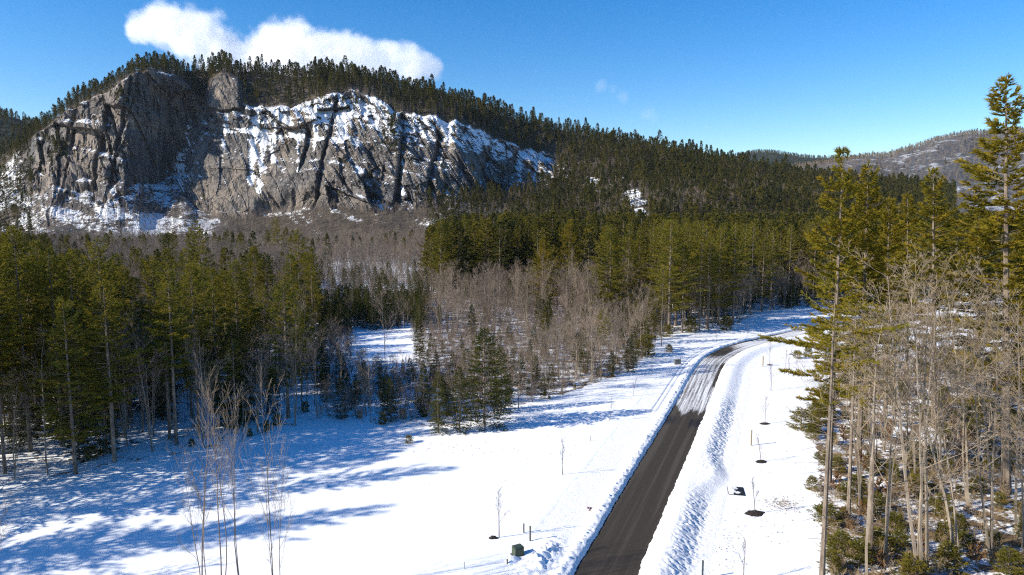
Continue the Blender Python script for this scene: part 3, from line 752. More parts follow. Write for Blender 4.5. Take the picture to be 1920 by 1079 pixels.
for i in range(3):
    proto('sap%d' % i, bare(700+i, 3.8, 1, (9, 4, 2), r0=.045, rmin=.0095, spread=32, first=.33, up=.6, l1=.36), (M['young_bark'], M['young_bark']), 3.8)
def beech(seed, H):
    (a, b) = bare(seed, H, 2, (8, 5, 3), r0=.035, rmin=.007, spread=42, first=.15, up=.4)
    rg = np.random.default_rng(seed); C = b[0][rg.integers(0, len(b[0]), 900)]
    return a, b, tufts(C, rg.normal(0, 1, C.shape), 2, .11, .09, .6, rg, -.2)
BEECH = []
for i in range(2):
    a, b, lv = beech(730+i, 2.6)
    v, f = join(a, b); BEECH.append((mesh('trunk_beech%d' % i, v, f, [M['young_bark']]), mesh('crown_beech%d' % i, lv[0], lv[1], [M['beech']])))

def tree(kind, key, X, Y, h, rz, label, cat, group=None, parts=True, z=None, sq=1.0, lean=0.0):
    p = PROTO[key]; s = h/p['H']; zz = gr(X, Y)[0] if z is None else z
    e = obj(kind, None, None, (X, Y, zz), rz, (s*sq, s*sq, s))
    e.empty_display_size = .5
    if lean: e.rotation_mode = 'ZYX'; e.rotation_euler = (0, R(lean), rz)
    obj('trunk', p['trunk'], e); obj('crown', p['crown'], e)
    return tag(e, label, cat, group)

def scatter_stuff(name, label, cat, pts, keys, mat_only=None):
    """one mass of trees: points carry a size and a turn; instanced"""
    pts = np.asarray(pts, float)                            # x y z height turn
    me = bpy.data.meshes.new(name); me.vertices.add(len(pts)); me.vertices.foreach_set('co', pts[:, :3].astype(np.float32).ravel())
    for k, v in (('scl', pts[:, 3]/PROTO[keys[0]]['H']), ('turn', pts[:, 4])):
        at = me.attributes.new(k, 'FLOAT', 'POINT'); at.data.foreach_set('value', v.astype(np.float32))
    at = me.attributes.new('pick', 'INT', 'POINT'); at.data.foreach_set('value', rng.integers(0, len(keys), len(pts)).astype(np.int32))
    me.update()
    cl = bpy.data.collections.new(name+'_kinds')
    for k in keys: cl.objects.link(bpy.data.objects.new('kind_'+k, PROTO[k]['both']))
    o = obj(name, me)
    ng = bpy.data.node_groups.new(name, 'GeometryNodeTree')
    ng.interface.new_socket('Geometry', in_out='INPUT', socket_type='NodeSocketGeometry')
    ng.interface.new_socket('Geometry', in_out='OUTPUT', socket_type='NodeSocketGeometry')
    N = ng.nodes; L = ng.links
    gi = N.new('NodeGroupInput'); go = N.new('NodeGroupOutput')
    ci = N.new('GeometryNodeCollectionInfo'); ci.inputs['Collection'].default_value = cl
    ci.inputs['Separate Children'].default_value = True; ci.inputs['Reset Children'].default_value = True
    ip = N.new('GeometryNodeInstanceOnPoints'); ip.inputs['Pick Instance'].default_value = True
    mp = N.new('GeometryNodeMeshToPoints')
    def na(nm, ty):
        a = N.new('GeometryNodeInputNamedAttribute'); a.data_type = ty; a.inputs['Name'].default_value = nm
        return [q for q in a.outputs if q.enabled and q.name == 'Attribute'][0]
    cx = N.new('ShaderNodeCombineXYZ'); L.new(na('turn', 'FLOAT'), cx.inputs[2])
    L.new(gi.outputs[0], mp.inputs['Mesh']); L.new(mp.outputs[0], ip.inputs['Points'])
    L.new(ci.outputs[0], ip.inputs['Instance']); L.new(na('pick', 'INT'), ip.inputs['Instance Index'])
    L.new(cx.outputs[0], ip.inputs['Rotation']); L.new(na('scl', 'FLOAT'), ip.inputs['Scale'])
    L.new(ip.outputs[0], go.inputs[0])
    md = o.modifiers.new('scatter', 'NODES'); md.node_group = ng
    return tag(o, label, cat, None, 'stuff')

# ------------------------------------------------------------------ trees on the mountain
def pick_on(V3, w, n, rg):
    """random points on a grid surface, by weight per vertex"""
    w = w.ravel(); p = w/w.sum(); idx = rg.choice(len(w), n, p=p)
    return V3.reshape(-1, 3)[idx], idx
def area_of(V3):
    a = np.linalg.norm(np.cross(np.gradient(V3, axis=0), np.gradient(V3, axis=1)), axis=-1); return a
def thin(P, d, rg):
    """keep points at least d apart"""
    o = rg.permutation(len(P)); cell = {}; keep = []
    for i in o:
        x, y = P[i, 0], P[i, 1]; c = (int(x//d), int(y//d)); ok = True
        for a in (-1, 0, 1):
            for b in (-1, 0, 1):
                for j in cell.get((c[0]+a, c[1]+b), ()):
                    if (P[j, 0]-x)**2+(P[j, 1]-y)**2 < d*d: ok = False; break
        if ok: cell.setdefault(c, []).append(i); keep.append(i)
    return np.array(keep)
A = area_of(P3); PY = to_px(P3[..., 0], P3[..., 1], P3[..., 2])[1]
plan = np.linalg.norm(np.cross(np.gradient(P3[..., :2], axis=0), np.gradient(P3[..., :2], axis=1))[..., None], axis=-1)
cl_ = 1-cut[:, None]
w_top = (twr < .3)*((MV > 1.0+.05*sstep(455, 480, MXp)*cl_*(.6+2*fbm(MX/20, MY/20, 2, 61))) & (MV < 2.12)).astype(float)
w_top *= np.where(cl_ > .5, 1, 1)
w_right = ((MV >= -1) & (MV <= 1.0) & (MXp > 1036)).astype(float)*(1-patch)
w_edge = ((MV < .0) & (MXp > 800) & (MXp <= 1050)).astype(float)*.55
w_left = ((MXp < 62) & (MV <= 1)).astype(float)
notp = 1-patch
Wc = plan*(w_top*notp+w_right*.85*(.75+1.2*np.clip(fbm(MX/60, MY/60, 3, 62)+.25, 0, 1)*.5)+w_edge+w_left)
Pm, im = pick_on(P3, Wc, 26000, rng)
k = thin(Pm, 4.6, rng); Pm = Pm[k]; im = im[k]
hm = (8+14*rng.random(len(Pm))**1.7)*(1+.5*fbm(Pm[:, 0]/40, Pm[:, 1]/40, 2, 66))*np.where(MV.ravel()[im] > 1.9, 1.05, 1)
hm *= np.where(MXp.ravel()[im] < 250, .8, 1)
# a few rooted on ledges of the cliff
led = np.where((isC.ravel() > .5) & (nz.ravel() > .62) & (MV.ravel() < .97))[0]
pt_ = to_px(P3[..., 0], P3[..., 1], P3[..., 2]); lx = MXp.ravel()[led]; ly = pt_[1].ravel()[led]
near_left = np.exp(-(((lx-102)/22)**2+((ly-285)/22)**2))+.5*np.exp(-(((lx-225)/30)**2+((ly-185)/18)**2))+np.exp(-(((lx-740)/12)**2+((ly-255)/30)**2))+.7*np.exp(-(((lx-590)/60)**2+((ly-195)/8)**2))+.02
li_ = led[rng.choice(len(led), 260, p=near_left/near_left.sum())]
Pl = P3.reshape(-1, 3)[li_]
allm = np.concatenate([np.column_stack([Pm, hm]), np.column_stack([Pl, rng.uniform(5, 11, len(Pl))])])
allm[:, 2] -= .5
# the skyline trees are individuals, the rest one mass
ridge = np.where((MV.ravel()[im] > 1.86) & (MV.ravel()[im] < 2.03) & (MXp.ravel()[im] > -20) & (MXp.ravel()[im] < 1560))[0]
ridge = ridge[np.argsort(-hm[ridge])][:260]
mask = np.ones(len(allm), bool); mask[ridge] = False
for j, i in enumerate(ridge):
    key = 'far%d' % rng.integers(0, 5); p = PROTO[key]; xx = MXp.ravel()[im[i]]
    hh = allm[i, 3]*(1.0+.35*(rng.random() < .15))
    zone = ('dark conifer on the skyline above the left rock buttress', 'conifers on the skyline above the buttress') if xx < 380 else (('dark conifer on the skyline above the snowy slab', 'conifers on the skyline above the slab') if xx < 860 else ('dark conifer on the skyline of the long descending ridge', 'conifers on the descending ridge'))
    o = obj('spruce_tree', p['both'], None, allm[i, :3], rng.uniform(0, 6.28), hh/p['H'])
    tag(o, zone[0], 'conifer', zone[1])
scatter_stuff('mountain_forest', 'dense dark conifer forest clothing the mountain above and beside the cliff', 'forest', np.column_stack([allm[mask], rng.uniform(0, 6.28, mask.sum())]), ['far%d' % i for i in range(5)])
# leafless trees on the scree and among the conifers
w_b = ((MV < -.0) & (MXp > 60) & (MXp < 1000)).astype(float)*np.where(MXp < 430, .6, 1)*np.where((MXp < 430) & (MV > -.45), .6, 1) + .8*w_right*sstep(.08, .3, fbm(MX/50, MY/50, 3, 64)+.18)*sstep(0, .5, .8-MV*.5)+.15*w_top
w_b = w_b+ .5*((MV < .12) & (MV >= 0) & (MXp > 60) & (MXp < 380))
Pb, ib = pick_on(P3, plan*w_b, 17000, rng); k = thin(Pb, 2.6, rng); Pb = Pb[k]; ib = ib[k]
hb = rng.uniform(6, 12, len(Pb))*np.where(MXp.ravel()[ib] < 430, .75, 1.0)
scatter_stuff('leafless_wood', 'grey leafless trees on the scree below the cliff', 'wood', np.column_stack([Pb[:, :2], Pb[:, 2]-.4, hb, rng.uniform(0, 6.28, len(Pb))]), ['bareX%d' % i for i in range(4)])
# woods on the far hills
def hill_wood(V, n, keys, h, name, label, wfun, d):
    t = np.linspace(0, 1.25, V.shape[1])[None]*np.ones((V.shape[0], 1))
    w = area_of(V)*wfun(t); P, _ = pick_on(V, w, n, rng); P = P+rng.uniform(-12, 12, P.shape)*np.array([1, 1, 0])
    k = thin(P, d, rng); P = P[k]
    scatter_stuff(name, label, 'wood', np.column_stack([P[:, :2], P[:, 2]-1, rng.uniform(h[0], h[1], len(P)), rng.uniform(0, 6.28, len(P))]), keys)
hill_wood(HR, 5000, ['far0', 'far1', 'far3'], (10, 18), 'hilltop_conifers', 'thin dark conifers along the crest of the grey snowy hill', lambda t: .06+1.6*sstep(.8, .97, t), 6)
hill_wood(HR, 16000, ['bareX0', 'bareX1', 'bareX2', 'bareX3'], (10, 16), 'hillside_wood', 'grey leafless wood covering the far snowy hill', lambda t: 1.0*(t < 1.02), 6)
hill_wood(HL, 5200, ['far0', 'far1', 'far2', 'far4'], (12, 20), 'shoulder_forest', 'dark conifer forest on the hill behind the cliff shoulder', lambda t: 1.0*(t < 1.06), 5)
hill_wood(HM, 5000, ['far0', 'far1', 'far2'], (14, 24), 'distant_forest', 'dark forest on the most distant hill', lambda t: 1.0*(t > .45)*(t < 1.05), 8)

# ------------------------------------------------------------------ valley woods
LIM = np.array([(-400, 400), (-200, 415), (0, 428), (90, 448), (175, 452), (240, 470), (285, 482), (340, 478), (372, 470), (430, 492), (500, 498), (560, 500), (600, 570), (640, 650), (700, 700), (780, 700), (815, 655), (860, 650), (905, 625), (950, 650), (1000, 610), (1060, 585), (1130, 560), (1190, 560), (1240, 500), (1290, 455), (1330, 440), (1400, 440), (1500, 415), (1700, 400)], float)
FAR_LIM = np.array([(-400, 425), (0, 440), (250, 436), (420, 430), (560, 430), (700, 440), (800, 425), (860, 412), (1000, 405), (1100, 402), (1300, 395), (1500, 395), (1700, 390)], float)
cand = []            # X Y h kind zone
def sample(n, x0, x1, y0, y1, poly, d):
    X = rng.uniform(x0, x1, n); Y = rng.uniform(y0, y1, n); m = in_poly(X, Y, poly); P = np.column_stack([X[m], Y[m]])
    px_, py_ = to_px(P[:, 0], P[:, 1], 0*P[:, 0]); P = P[(px_ > -220) & (px_ < 2080)]
    return P[thin(P, d, rng)]
def add(X, Y, h, kind, zone, key=None, rz=None): cand.append((X, Y, h, kind, zone, key, rz))
# nearest wood, along the snow field
for X, Y in sample(16000, -150, 130, 60, 165, LEFT_WOOD, 2.65):
    x, y = to_px(X, Y, 0.); x = float(x); y = float(y); r = rng.random(); lim = np.interp(x, LIM[:, 0], LIM[:, 1])
    if 662 < x < 775 and 622 < y < 690: continue
    if x > 1225 and rng.random() < .35: continue
    hmax = z_at(lim+14+abs(rng.normal(0, 58)), Y) if x < 600 else z_at(lim+abs(rng.normal(0, 40)), Y)
    if 600 <= x < 800: hmax = z_at(min(lim, 690)-20+abs(rng.normal(0, 16)), Y)
    depth_in = (np.interp(x, [p[0] for p in left_edge_px], [p[1] for p in left_edge_px])-y)
    if x < 600:
        if depth_in < 12 and rng.random() < .45: r = .95
        if x > 250 and depth_in > 18 and r < .62 and rng.random() < .5: r = .95
        if r < .24: add(X, Y, np.clip(hmax, 10, 29), 'pine', 'field')
        elif r < .34: add(X, Y, np.clip(hmax*.95, 12, 26), 'slim', 'field')
        elif r < .72: add(X, Y, np.clip(min(hmax, rng.uniform(5, 15)), 3, 16), 'hem', 'field')
        else: add(X, Y, np.clip(min(hmax*.9, rng.uniform(7, 17)), 4, 18), 'bare', 'field')
    elif x < 800:
        if y < 688 and 655 < x < 780: continue
        if r < .4: add(X, Y, np.clip(min(hmax, rng.uniform(3, 8.5)), 2, 9), 'hem', 'field')
        else: add(X, Y, np.clip(min(hmax*1.25, rng.uniform(5, 11)), 3, 11), 'bare', 'field')
    elif x < 1010:
        if r < .42: add(X, Y, np.clip(min(hmax, rng.uniform(5, 13)), 3, 13), 'hem', 'bend')
        else: add(X, Y, np.clip(min(hmax, rng.uniform(8, 14)), 4, 15), 'bare', 'bend')
    elif x < 1230:
        if r < .25: add(X, Y, np.clip(min(hmax, rng.uniform(3, 10)), 3, 11), 'hem', 'bend')
        elif r < .29: add(X, Y, np.clip(hmax, 8, 20), 'slim', 'bend')
        else: add(X, Y, np.clip(min(hmax*1.05, rng.uniform(10, 17)), 5, 18), 'bare', 'bend')
    else:
        if r < .16: add(X, Y, np.clip(hmax, 10, 25), 'slim', 'bend')
        elif r < .5: add(X, Y, np.clip(min(hmax, rng.uniform(2.5, 9)), 2, 10), 'hem', 'bend')
        else: add(X, Y, np.clip(min(hmax, rng.uniform(8, 15)), 5, 16), 'bare', 'bend')
# middle distance
for X, Y in sample(48000, -320, 330, 165, 300, LEFT_WOOD, 2.6):
    x, y = to_px(X, Y, 0.); x = float(x); y = float(y); r = rng.random()
    if 662 < x < 775 and 618 < y < 690:
        if r < .06: add(X, Y, rng.uniform(3, 8), 'bare', 'middle')
        continue
    lim = np.interp(x, FAR_LIM[:, 0], FAR_LIM[:, 1])
    if x < 590:
        if r < .12: add(X, Y, np.clip(z_at(max(lim, 465)+abs(rng.normal(0, 45)), Y), 8, 24), 'pine', 'middle')
        elif r < .26: add(X, Y, rng.uniform(6, 13), 'hem', 'middle')
        else: add(X, Y, rng.uniform(8, 14), 'bare', 'middle')
    elif x < 800:
        if y > 572: add(X, Y, rng.uniform(5, 9), 'hem' if r < .75 else 'bare', 'middle')
        elif r < .7: add(X, Y, rng.uniform(6, 11), 'bare' if r < .55 else 'hem', 'middle')
    elif x < 1015:
        if y < 556 and r < .30: add(X, Y, np.clip(z_at(lim+abs(rng.normal(0, 22)), Y), 16, 29), 'pine' if rng.random() < .6 else 'full', 'middle')
        elif y < 556: add(X, Y, rng.uniform(6, 12), 'hem' if r < .5 else 'bare', 'middle')
        elif r < .05: add(X, Y, rng.uniform(5, 10), 'hem', 'middle')
        elif r < .62: add(X, Y, 7.5+7*rng.random()**2, 'bare', 'middle')
    elif x < 1220:
        if r < .06 or (y < 545 and r < .42): add(X, Y, np.clip(z_at(lim+18+abs(rng.normal(0, 30)), Y), 12, 28), 'pine' if rng.random() < .7 else 'full', 'middle')
        elif r < .16: add(X, Y, rng.uniform(5, 10), 'hem', 'middle')
        elif r < .72: add(X, Y, 8+9*rng.random()**1.6, 'bare', 'middle')
    else:
        if r < .26: add(X, Y, np.clip(z_at(lim+15+abs(rng.normal(0, 28)), Y), 12, 29), 'pine' if rng.random() < .65 else 'slim', 'middle')
        elif r < .42: add(X, Y, rng.uniform(5, 11), 'hem', 'middle')
        else: add(X, Y, rng.uniform(9, 15), 'bare', 'middle')
# valley floor towards the cliff
def foot(x): return np.interp(x, MT[:, 0], MT[:, 7])
for X, Y in sample(60000, -620, 520, 300, 620, LEFT_WOOD, 3.3):
    x, y = to_px(X, Y, 0.); x = float(x); y = float(y); r = rng.random()
    if Y > foot(x)+25: continue
    lim = np.interp(x, FAR_LIM[:, 0], FAR_LIM[:, 1]); zf = 0
    if x < 820:
        pc = .05 if x > 100 else .3
        if 512 < y < 540 and 600 < x < 790 and r > .7: continue
        if r < pc: add(X, Y, np.clip(z_at(lim+abs(rng.normal(0, 12)), Y), 10, 27), 'pine' if rng.random() < .5 else 'slim', 'floor')
        elif r < pc+.03: add(X, Y, rng.uniform(6, 12), 'hem', 'floor')
        else: add(X, Y, rng.uniform(9, 14.5), 'bare', 'floor')
    elif x < 1050:
        if r < .34: add(X, Y, np.clip(z_at(lim-10+abs(rng.normal(0, 36)), Y), 9, 30), 'pine', 'floor')
        elif r < .42: add(X, Y, rng.uniform(6, 14), 'hem', 'floor')
        else: add(X, Y, rng.uniform(9, 15), 'bare', 'floor')
    else:
        if r < .40: add(X, Y, np.clip(z_at(lim-10+abs(rng.normal(0, 40)), Y), 8, 30), 'pine', 'floor')
        else: add(X, Y, rng.uniform(9, 15), 'bare', 'floor')
# the wood beyond the saplings, on the right of the road
for X, Y in sample(9000, 25, 330, 45, 330, RIGHT_WOOD + [], 3.3):
    x, y = to_px(X, Y, 0.); x = float(x); y = float(y); r = rng.random()
    if y > 705:
        if Y < 62 and r > .3: continue
        if r < .05 and x > 1620 and Y > 82: add(X, Y, rng.uniform(26, 34), 'tall', 'right')
        elif r < .14: add(X, Y, np.clip(z_at(np.interp(x, (1540, 1700, 1900), (640, 510, 520))+abs(rng.normal(0, 60)), Y), 6, 19), 'bare', 'right')
    elif y > 600:
        if r < .12: add(X, Y, rng.uniform(8, 16), 'bare', 'right')
        elif r < .15: add(X, Y, rng.uniform(20, 30), 'tall', 'right')
    else:
        if r < .35: add(X, Y, rng.uniform(22, 31), 'pine', 'beyond')
        else: add(X, Y, rng.uniform(9, 15), 'bare', 'beyond')
for X, Y in sample(9000, 60, 700, 205, 520, [(110, 205), (180, 280), (420, 330), (800, 600), (1000, 300), (400, 240)], 4.2):
    x, y = to_px(X, Y, 0.); x = float(x)
    if Y > foot(x)+30: continue
    r = rng.random()
    if r < .42: add(X, Y, np.clip(z_at(390+abs(rng.normal(0, 36)), Y), 9, 31), 'pine', 'beyond')
    else: add(X, Y, rng.uniform(9, 15), 'bare', 'beyond')

LOOK = {'pine': {'pine0': 'full-crowned', 'pine1': 'high-crowned', 'pine2': 'wide-crowned', 'pine3': 'thin-crowned', 'mid0': 'full-crowned', 'mid1': 'high-crowned', 'mid2': 'wide-crowned', 'mid3': 'thin-crowned'}}
def label_of(kind, zone, key, X, Y, h):
    """words for one tree: build, size, and what it stands beside"""
    x, y = to_px(X, Y, 0.); x = float(x); y = float(y)
    size = ('short', 'mid-height', 'tall')[int(h > 11)+int(h > 18)] if kind != 'hem' else ('knee-high', 'small', 'grown')[int(h > 2.2)+int(h > 7.5)]
    ed = np.interp(x, [p[0] for p in left_edge_px], [p[1] for p in left_edge_px])-y
    row = 'at the front edge of' if ed < 22 else ('just inside' if ed < 60 else 'deep in')
    if zone == 'field':
        row += ' the wood '+('along the snow field, past the slender foreground trees' if x < 250 else ('behind the slender foreground trees' if x < 560 else 'between the snow field and the snowy clearing'))
    elif zone == 'bend':
        row += ' the wood '+('around the bushy forward hemlock' if x < 1010 else ('opposite the snow-streaked road' if x < 1225 else 'outside the road bend'))
    elif zone == 'middle':
        row = ('in mid-valley behind the dense conifer wood' if x < 590 else ('in the dark belt behind the snowy clearing' if x < 800 else ('in the thicket beside the snowy clearing' if x < 1015 else ('in the thicket around the bright full-crowned pine' if x < 1220 else 'in the wood behind the road bend'))))
    elif zone == 'floor':
        row = 'on the valley floor below the '+('rock buttress' if x < 390 else ('slab' if x < 740 else ('shaded end of the cliff' if x < 1050 else 'wooded ridge')))
    elif zone == 'beyond': row = 'behind the snowy clearing across the road'
    else: row = ('in the open wood beside the sapling lawn', 'at the back of the open wood by the sapling lawn')[int(y < 800)]
    what = {'pine': 'white pine', 'full': 'broad bushy pine', 'slim': 'slim bare-stemmed pine', 'tall': 'golden-green pine', 'hem': 'dark hemlock', 'bare': 'leafless tree'}[kind]
    extra = LOOK.get(kind, {}).get(key, '')
    if kind == 'bare': extra = {'0': 'single-stemmed', '1': 'forked', '2': 'many-stemmed', '3': 'straight', '4': 'twin-stemmed'}[key[-1]] if key[4] == 'M' else 'pale-barked'
    lb = ' '.join(w for w in (size, extra, what, row) if w).split()
    return ' '.join(lb[:16]), what+'s '+row
KEYS = {'pine': ['pine0', 'pine1', 'pine2', 'pine3'], 'full': ['full1', 'full0'], 'slim': ['slim0', 'slim1'], 'hem': ['hem0', 'hem1', 'hem2', 'hem3'], 'bare': ['bareM0', 'bareM1', 'bareM2', 'bareM3', 'bareM4'], 'tall': ['tall0', 'tall1', 'tall2']}
NAME = {'pine': 'pine_tree', 'full': 'pine_tree', 'slim': 'pine_tree', 'tall': 'pine_tree', 'hem': 'hemlock_tree', 'bare': 'leafless_tree'}
CAT = {'pine_tree': 'pine', 'hemlock_tree': 'hemlock', 'leafless_tree': 'leafless tree'}
rest = {'pine_tree': [], 'hemlock_tree': [], 'leafless_tree': []}
for nm, quota in (('pine_tree', 265), ('hemlock_tree', 285), ('leafless_tree', 260)):
    L = [c for c in cand if NAME[c[3]] == nm]
    def seen(c):
        x, y = to_px(c[0], c[1], c[2]*.7)
        return (-60 < float(x) < 1980)*c[2]/c[1]
    L.sort(key=seen, reverse=True)
    for i, c in enumerate(L):
        X, Y, h, kind, zone, key, rz = c
        if i < quota:
            ks = KEYS[kind]
            if kind == 'bare' and Y < 120 and zone in ('right',): ks = ['bareN0', 'bareN1', 'bareN2', 'bareN3', 'bareF0']
            if kind == 'bare' and zone == 'field' and Y < 125: ks = ['bareM0', 'bareM1', 'bareM3', 'bareN0', 'bareN3']
            if kind in ('pine', 'full', 'slim') and Y > 215 and kind != 'slim': ks = ['mid0', 'mid1', 'mid2', 'mid3']
            key = key or ks[rng.integers(0, len(ks))]; lb = label_of(kind, zone, key, X, Y, h)
            tree(nm, key, X, Y, h, rng.uniform(0, 6.28), lb[0], CAT[nm], lb[1], sq=rng.uniform(1.0, 1.4) if kind == 'pine' else 1.0, lean=-4.5 if zone == 'right' else 0)
        else: rest[nm].append((X, Y, 0, h, rng.uniform(0, 6.28)))
for nm in rest:
    a = np.array(rest[nm]); a[:, 2] = gr(a[:, 0], a[:, 1]); rest[nm] = a
scatter_stuff('valley_pines', 'distant pines massed on the valley floor below the mountain', 'wood', rest['pine_tree'], ['mid0', 'mid1', 'mid2', 'mid3'])
scatter_stuff('valley_hemlocks', 'small dark conifers filling the valley wood', 'wood', rest['hemlock_tree'], ['hem0', 'hem1', 'hem2', 'hem3'])
bl = np.array(rest['leafless_tree']); nearb = bl[:, 1] < 260
scatter_stuff('valley_thicket', 'grey-brown leafless thicket in mid-valley', 'wood', bl[nearb], ['bareM%d' % i for i in range(5)])
scatter_stuff('valley_leafless_wood', 'grey leafless wood spread over the valley floor below the cliff', 'wood', bl[~nearb], ['bareX%d' % i for i in range(4)])

# ------------------------------------------------------------------ trees that stand out
def T(nm, key, xb, yb_, h, label, cat, group=None, rz=None, top=None, sq=1.0, Y=None):
    if Y is None: X, Yw = G(xb, yb_)
    else: X, Yw = x_at(xb, 500, Y), Y
    if top is not None: h = z_at(top, Yw)
    return tree(nm, key, X, Yw, h, rng.uniform(0, 6.28) if rz is None else rz, label, cat, group, sq=sq, lean=-4.4*sstep(1500, 1800, xb))
# on the right
T('pine_tree', 'sparse0', 1541, 1086, 0, 'tall slender pine with a long bare trunk at the sapling lawn edge', 'pine', top=520)
T('pine_tree', 'tall0', 1553, 905, 0, 'tall golden pine with an open layered crown beside the road bend', 'pine', top=282)
T('pine_tree', 'tall1', 1610, 870, 0, 'golden pine close beside the one with the open layered crown', 'pine', top=305)
T('pine_tree', 'tall2', 1660, 780, 0, 'shorter pine behind the two golden pines by the bend', 'pine', top=372)
T('pine_tree', 'tall3', 1752, 800, 0, 'broad golden pine with wide flat branches among pale leafless trees', 'pine', top=318, sq=1.25)
T('pine_tree', 'tall3', 1886, 925, 0, 'tallest pine, towering above the hills with a pale sunlit trunk', 'pine', top=150, rz=1.1, sq=1.15)
T('pine_tree', 'tall1', 1985, 900, 0, 'dense golden pine next to the tallest pine', 'pine', top=300, sq=1.2)
T('pine_tree', 'tall0', 1835, 770, 0, 'golden pine half hidden behind the tallest pine', 'pine', top=365, sq=1.25)
T('pine_tree', 'tall2', 1700, 720, 0, 'golden pine at the back of the open wood', 'pine', top=365, sq=1.1)
T('pine_tree', 'tall0', 1930, 760, 0, 'golden pine behind the tallest pine at the clearing', 'pine', top=385, sq=1.2)
T('pine_tree', 'sparse0', 1590, 985, 0, 'thin pine with dead side twigs behind the slender lawn-edge pine', 'pine', top=560)
T('pine_tree', 'sparse0', 1632, 1040, 0, 'thin straight pine between leafless trees in the open wood', 'pine', top=575, rz=2.4)
T('pine_tree', 'hem0', 1560, 690, 9, 'ragged young pine at the foot of the golden pines', 'pine')
for i, (x, y, tp, key) in enumerate(((1722, 1090, 500, 'bareN1'), (1738, 1070, 520, 'bareN0'), (1790, 1050, 500, 'bareN2'), (1815, 960, 520, 'bareN3'), (1660, 1060, 600, 'bareN3'), (1625, 1085, 560, 'bareN0'), (1860, 1060, 540, 'bareN1'), (1700, 880, 500, 'bareN0'), (1850, 840, 500, 'bareN2'), (1765, 930, 520, 'bareN3'), (1905, 1000, 560, 'bareN0'), (1610, 960, 590, 'bareN2'), (1940, 1090, 560, 'bareN3'))):
    T('leafless_tree', key, x, y, 0, 'large pale-barked leafless tree with '+{'0': 'one trunk', '1': 'three trunks', '2': 'two spreading trunks', '3': 'two upright trunks'}[key[-1]]+(' beneath the tallest pine' if x > 1830 else (' beside the thin straight pine' if x < 1680 else ' in front of the broad golden pine')), 'leafless tree', 'large leafless trees in the open wood', top=tp, sq=.95)
# in mid-valley and on the left
T('pine_tree', 'full0', 1068, 566, 0, 'bright golden full-crowned pine in mid-valley', 'pine', top=414, sq=1.15)
T('pine_tree', 'full1', 828, 556, 0, 'large dark spreading pine beside the grey leafless wood', 'pine', top=412, sq=1.0)
for x, y, tp in ((872, 548, 405), (905, 545, 412), (940, 545, 402), (985, 540, 408), (1150, 570, 440), (1250, 575, 430)):
    T('pine_tree', 'pine%d' % (x % 4), x, y, 0, 'tall pine in the close group behind the leafless thicket', 'pine', 'close group of tall pines', top=tp, sq=.9)
for x, y, tp in ((1311, 622, 452), (1328, 621, 448), (1240, 650, 500)):
    T('pine_tree', 'slim0', x, y, 0, 'red-barked pine with a long bare stem at the road bend', 'pine', 'bare-stemmed pines at the bend', top=tp, sq=.8)
for x, tp, Yq, ky in ((185, 447, 92, 'pine2'), (30, 432, 84, 'pine0'), (70, 452, 98, 'pine1'), (285, 478, 100, 'pine3'), (375, 415, 150, 'slim1'), (560, 430, 170, 'slim0'), (520, 408, 330, 'slim1'), (440, 492, 108, 'pine0'), (545, 480, 118, 'pine1'), (-60, 430, 80, 'pine2'), (130, 470, 88, 'pine3')):
    T('pine_tree', ky, x, 0, 0, 'big '+LOOK['pine'][ky]+' white pine overtopping the wood '+('behind the slender foreground trees' if x > 250 else 'past the slender foreground trees') if Yq < 125 else 'lone thin pine standing clear above the grey wood', 'pine', 'big pines at the wood edge' if Yq < 125 else 'lone thin pines', top=tp, Y=Yq)
T('hemlock_tree', 'hem2', 908, 800, 0, 'bushy green hemlock standing forward at the wood edge', 'hemlock', top=618, sq=1.15)
T('hemlock_tree', 'hem1', 862, 812, 0, 'smaller hemlock beside the bushy forward hemlock', 'hemlock', top=690)
T('hemlock_tree', 'hem0', 822, 812, 0, 'low dark hemlock at the corner of the wood', 'hemlock', top=700)
T('hemlock_tree', 'hem3', 786, 688, 0, 'narrow dark conifer at the side of the snowy clearing', 'hemlock', top=592, sq=.8)
T('leafless_tree', 'bareM3', 722, 694, 0, 'white-barked leafless tree in front of the snowy clearing', 'leafless tree', top=548, sq=.9)
# nearest leafless trees, growing up in front of the snow field
for x, Yq, tp, ky, rz in ((352, 47, 722, 'bareF0', .4), (385, 49, 740, 'bareF1', 2.0), (432, 48, 750, 'bareF1', 4.1), (492, 46, 745, 'bareF0', 1.3)):
    T('leafless_tree', ky, x, 0, 0, 'slender upright leafless tree in front of the open snow field', 'leafless tree', 'slender trees in front of the snow field', top=tp, Y=Yq, rz=rz, sq=.75)
T('leafless_tree', 'bareM2', -70, 0, 8.5, 'low leafless tree reaching over the snow field edge', 'leafless tree', Y=50)
# pines standing to the left of the picture; their shadows cross the snow field
for X, Y, h in ((-68, 50, 31), (-76, 47, 30), (-61, 61.5, 30), (-66, 66, 28), (-84, 55, 28), (-92, 66, 27), (-74, 71, 29), (-88, 60, 24), (-60, 72, 26), (-66, 77, 27), (-80, 78, 29)):
    tree('pine_tree', 'pine%d' % rng.integers(0, 4), X, Y, h, rng.uniform(0, 6.28), 'white pine on the near corner of the snow field', 'pine', 'pines on the near corner')

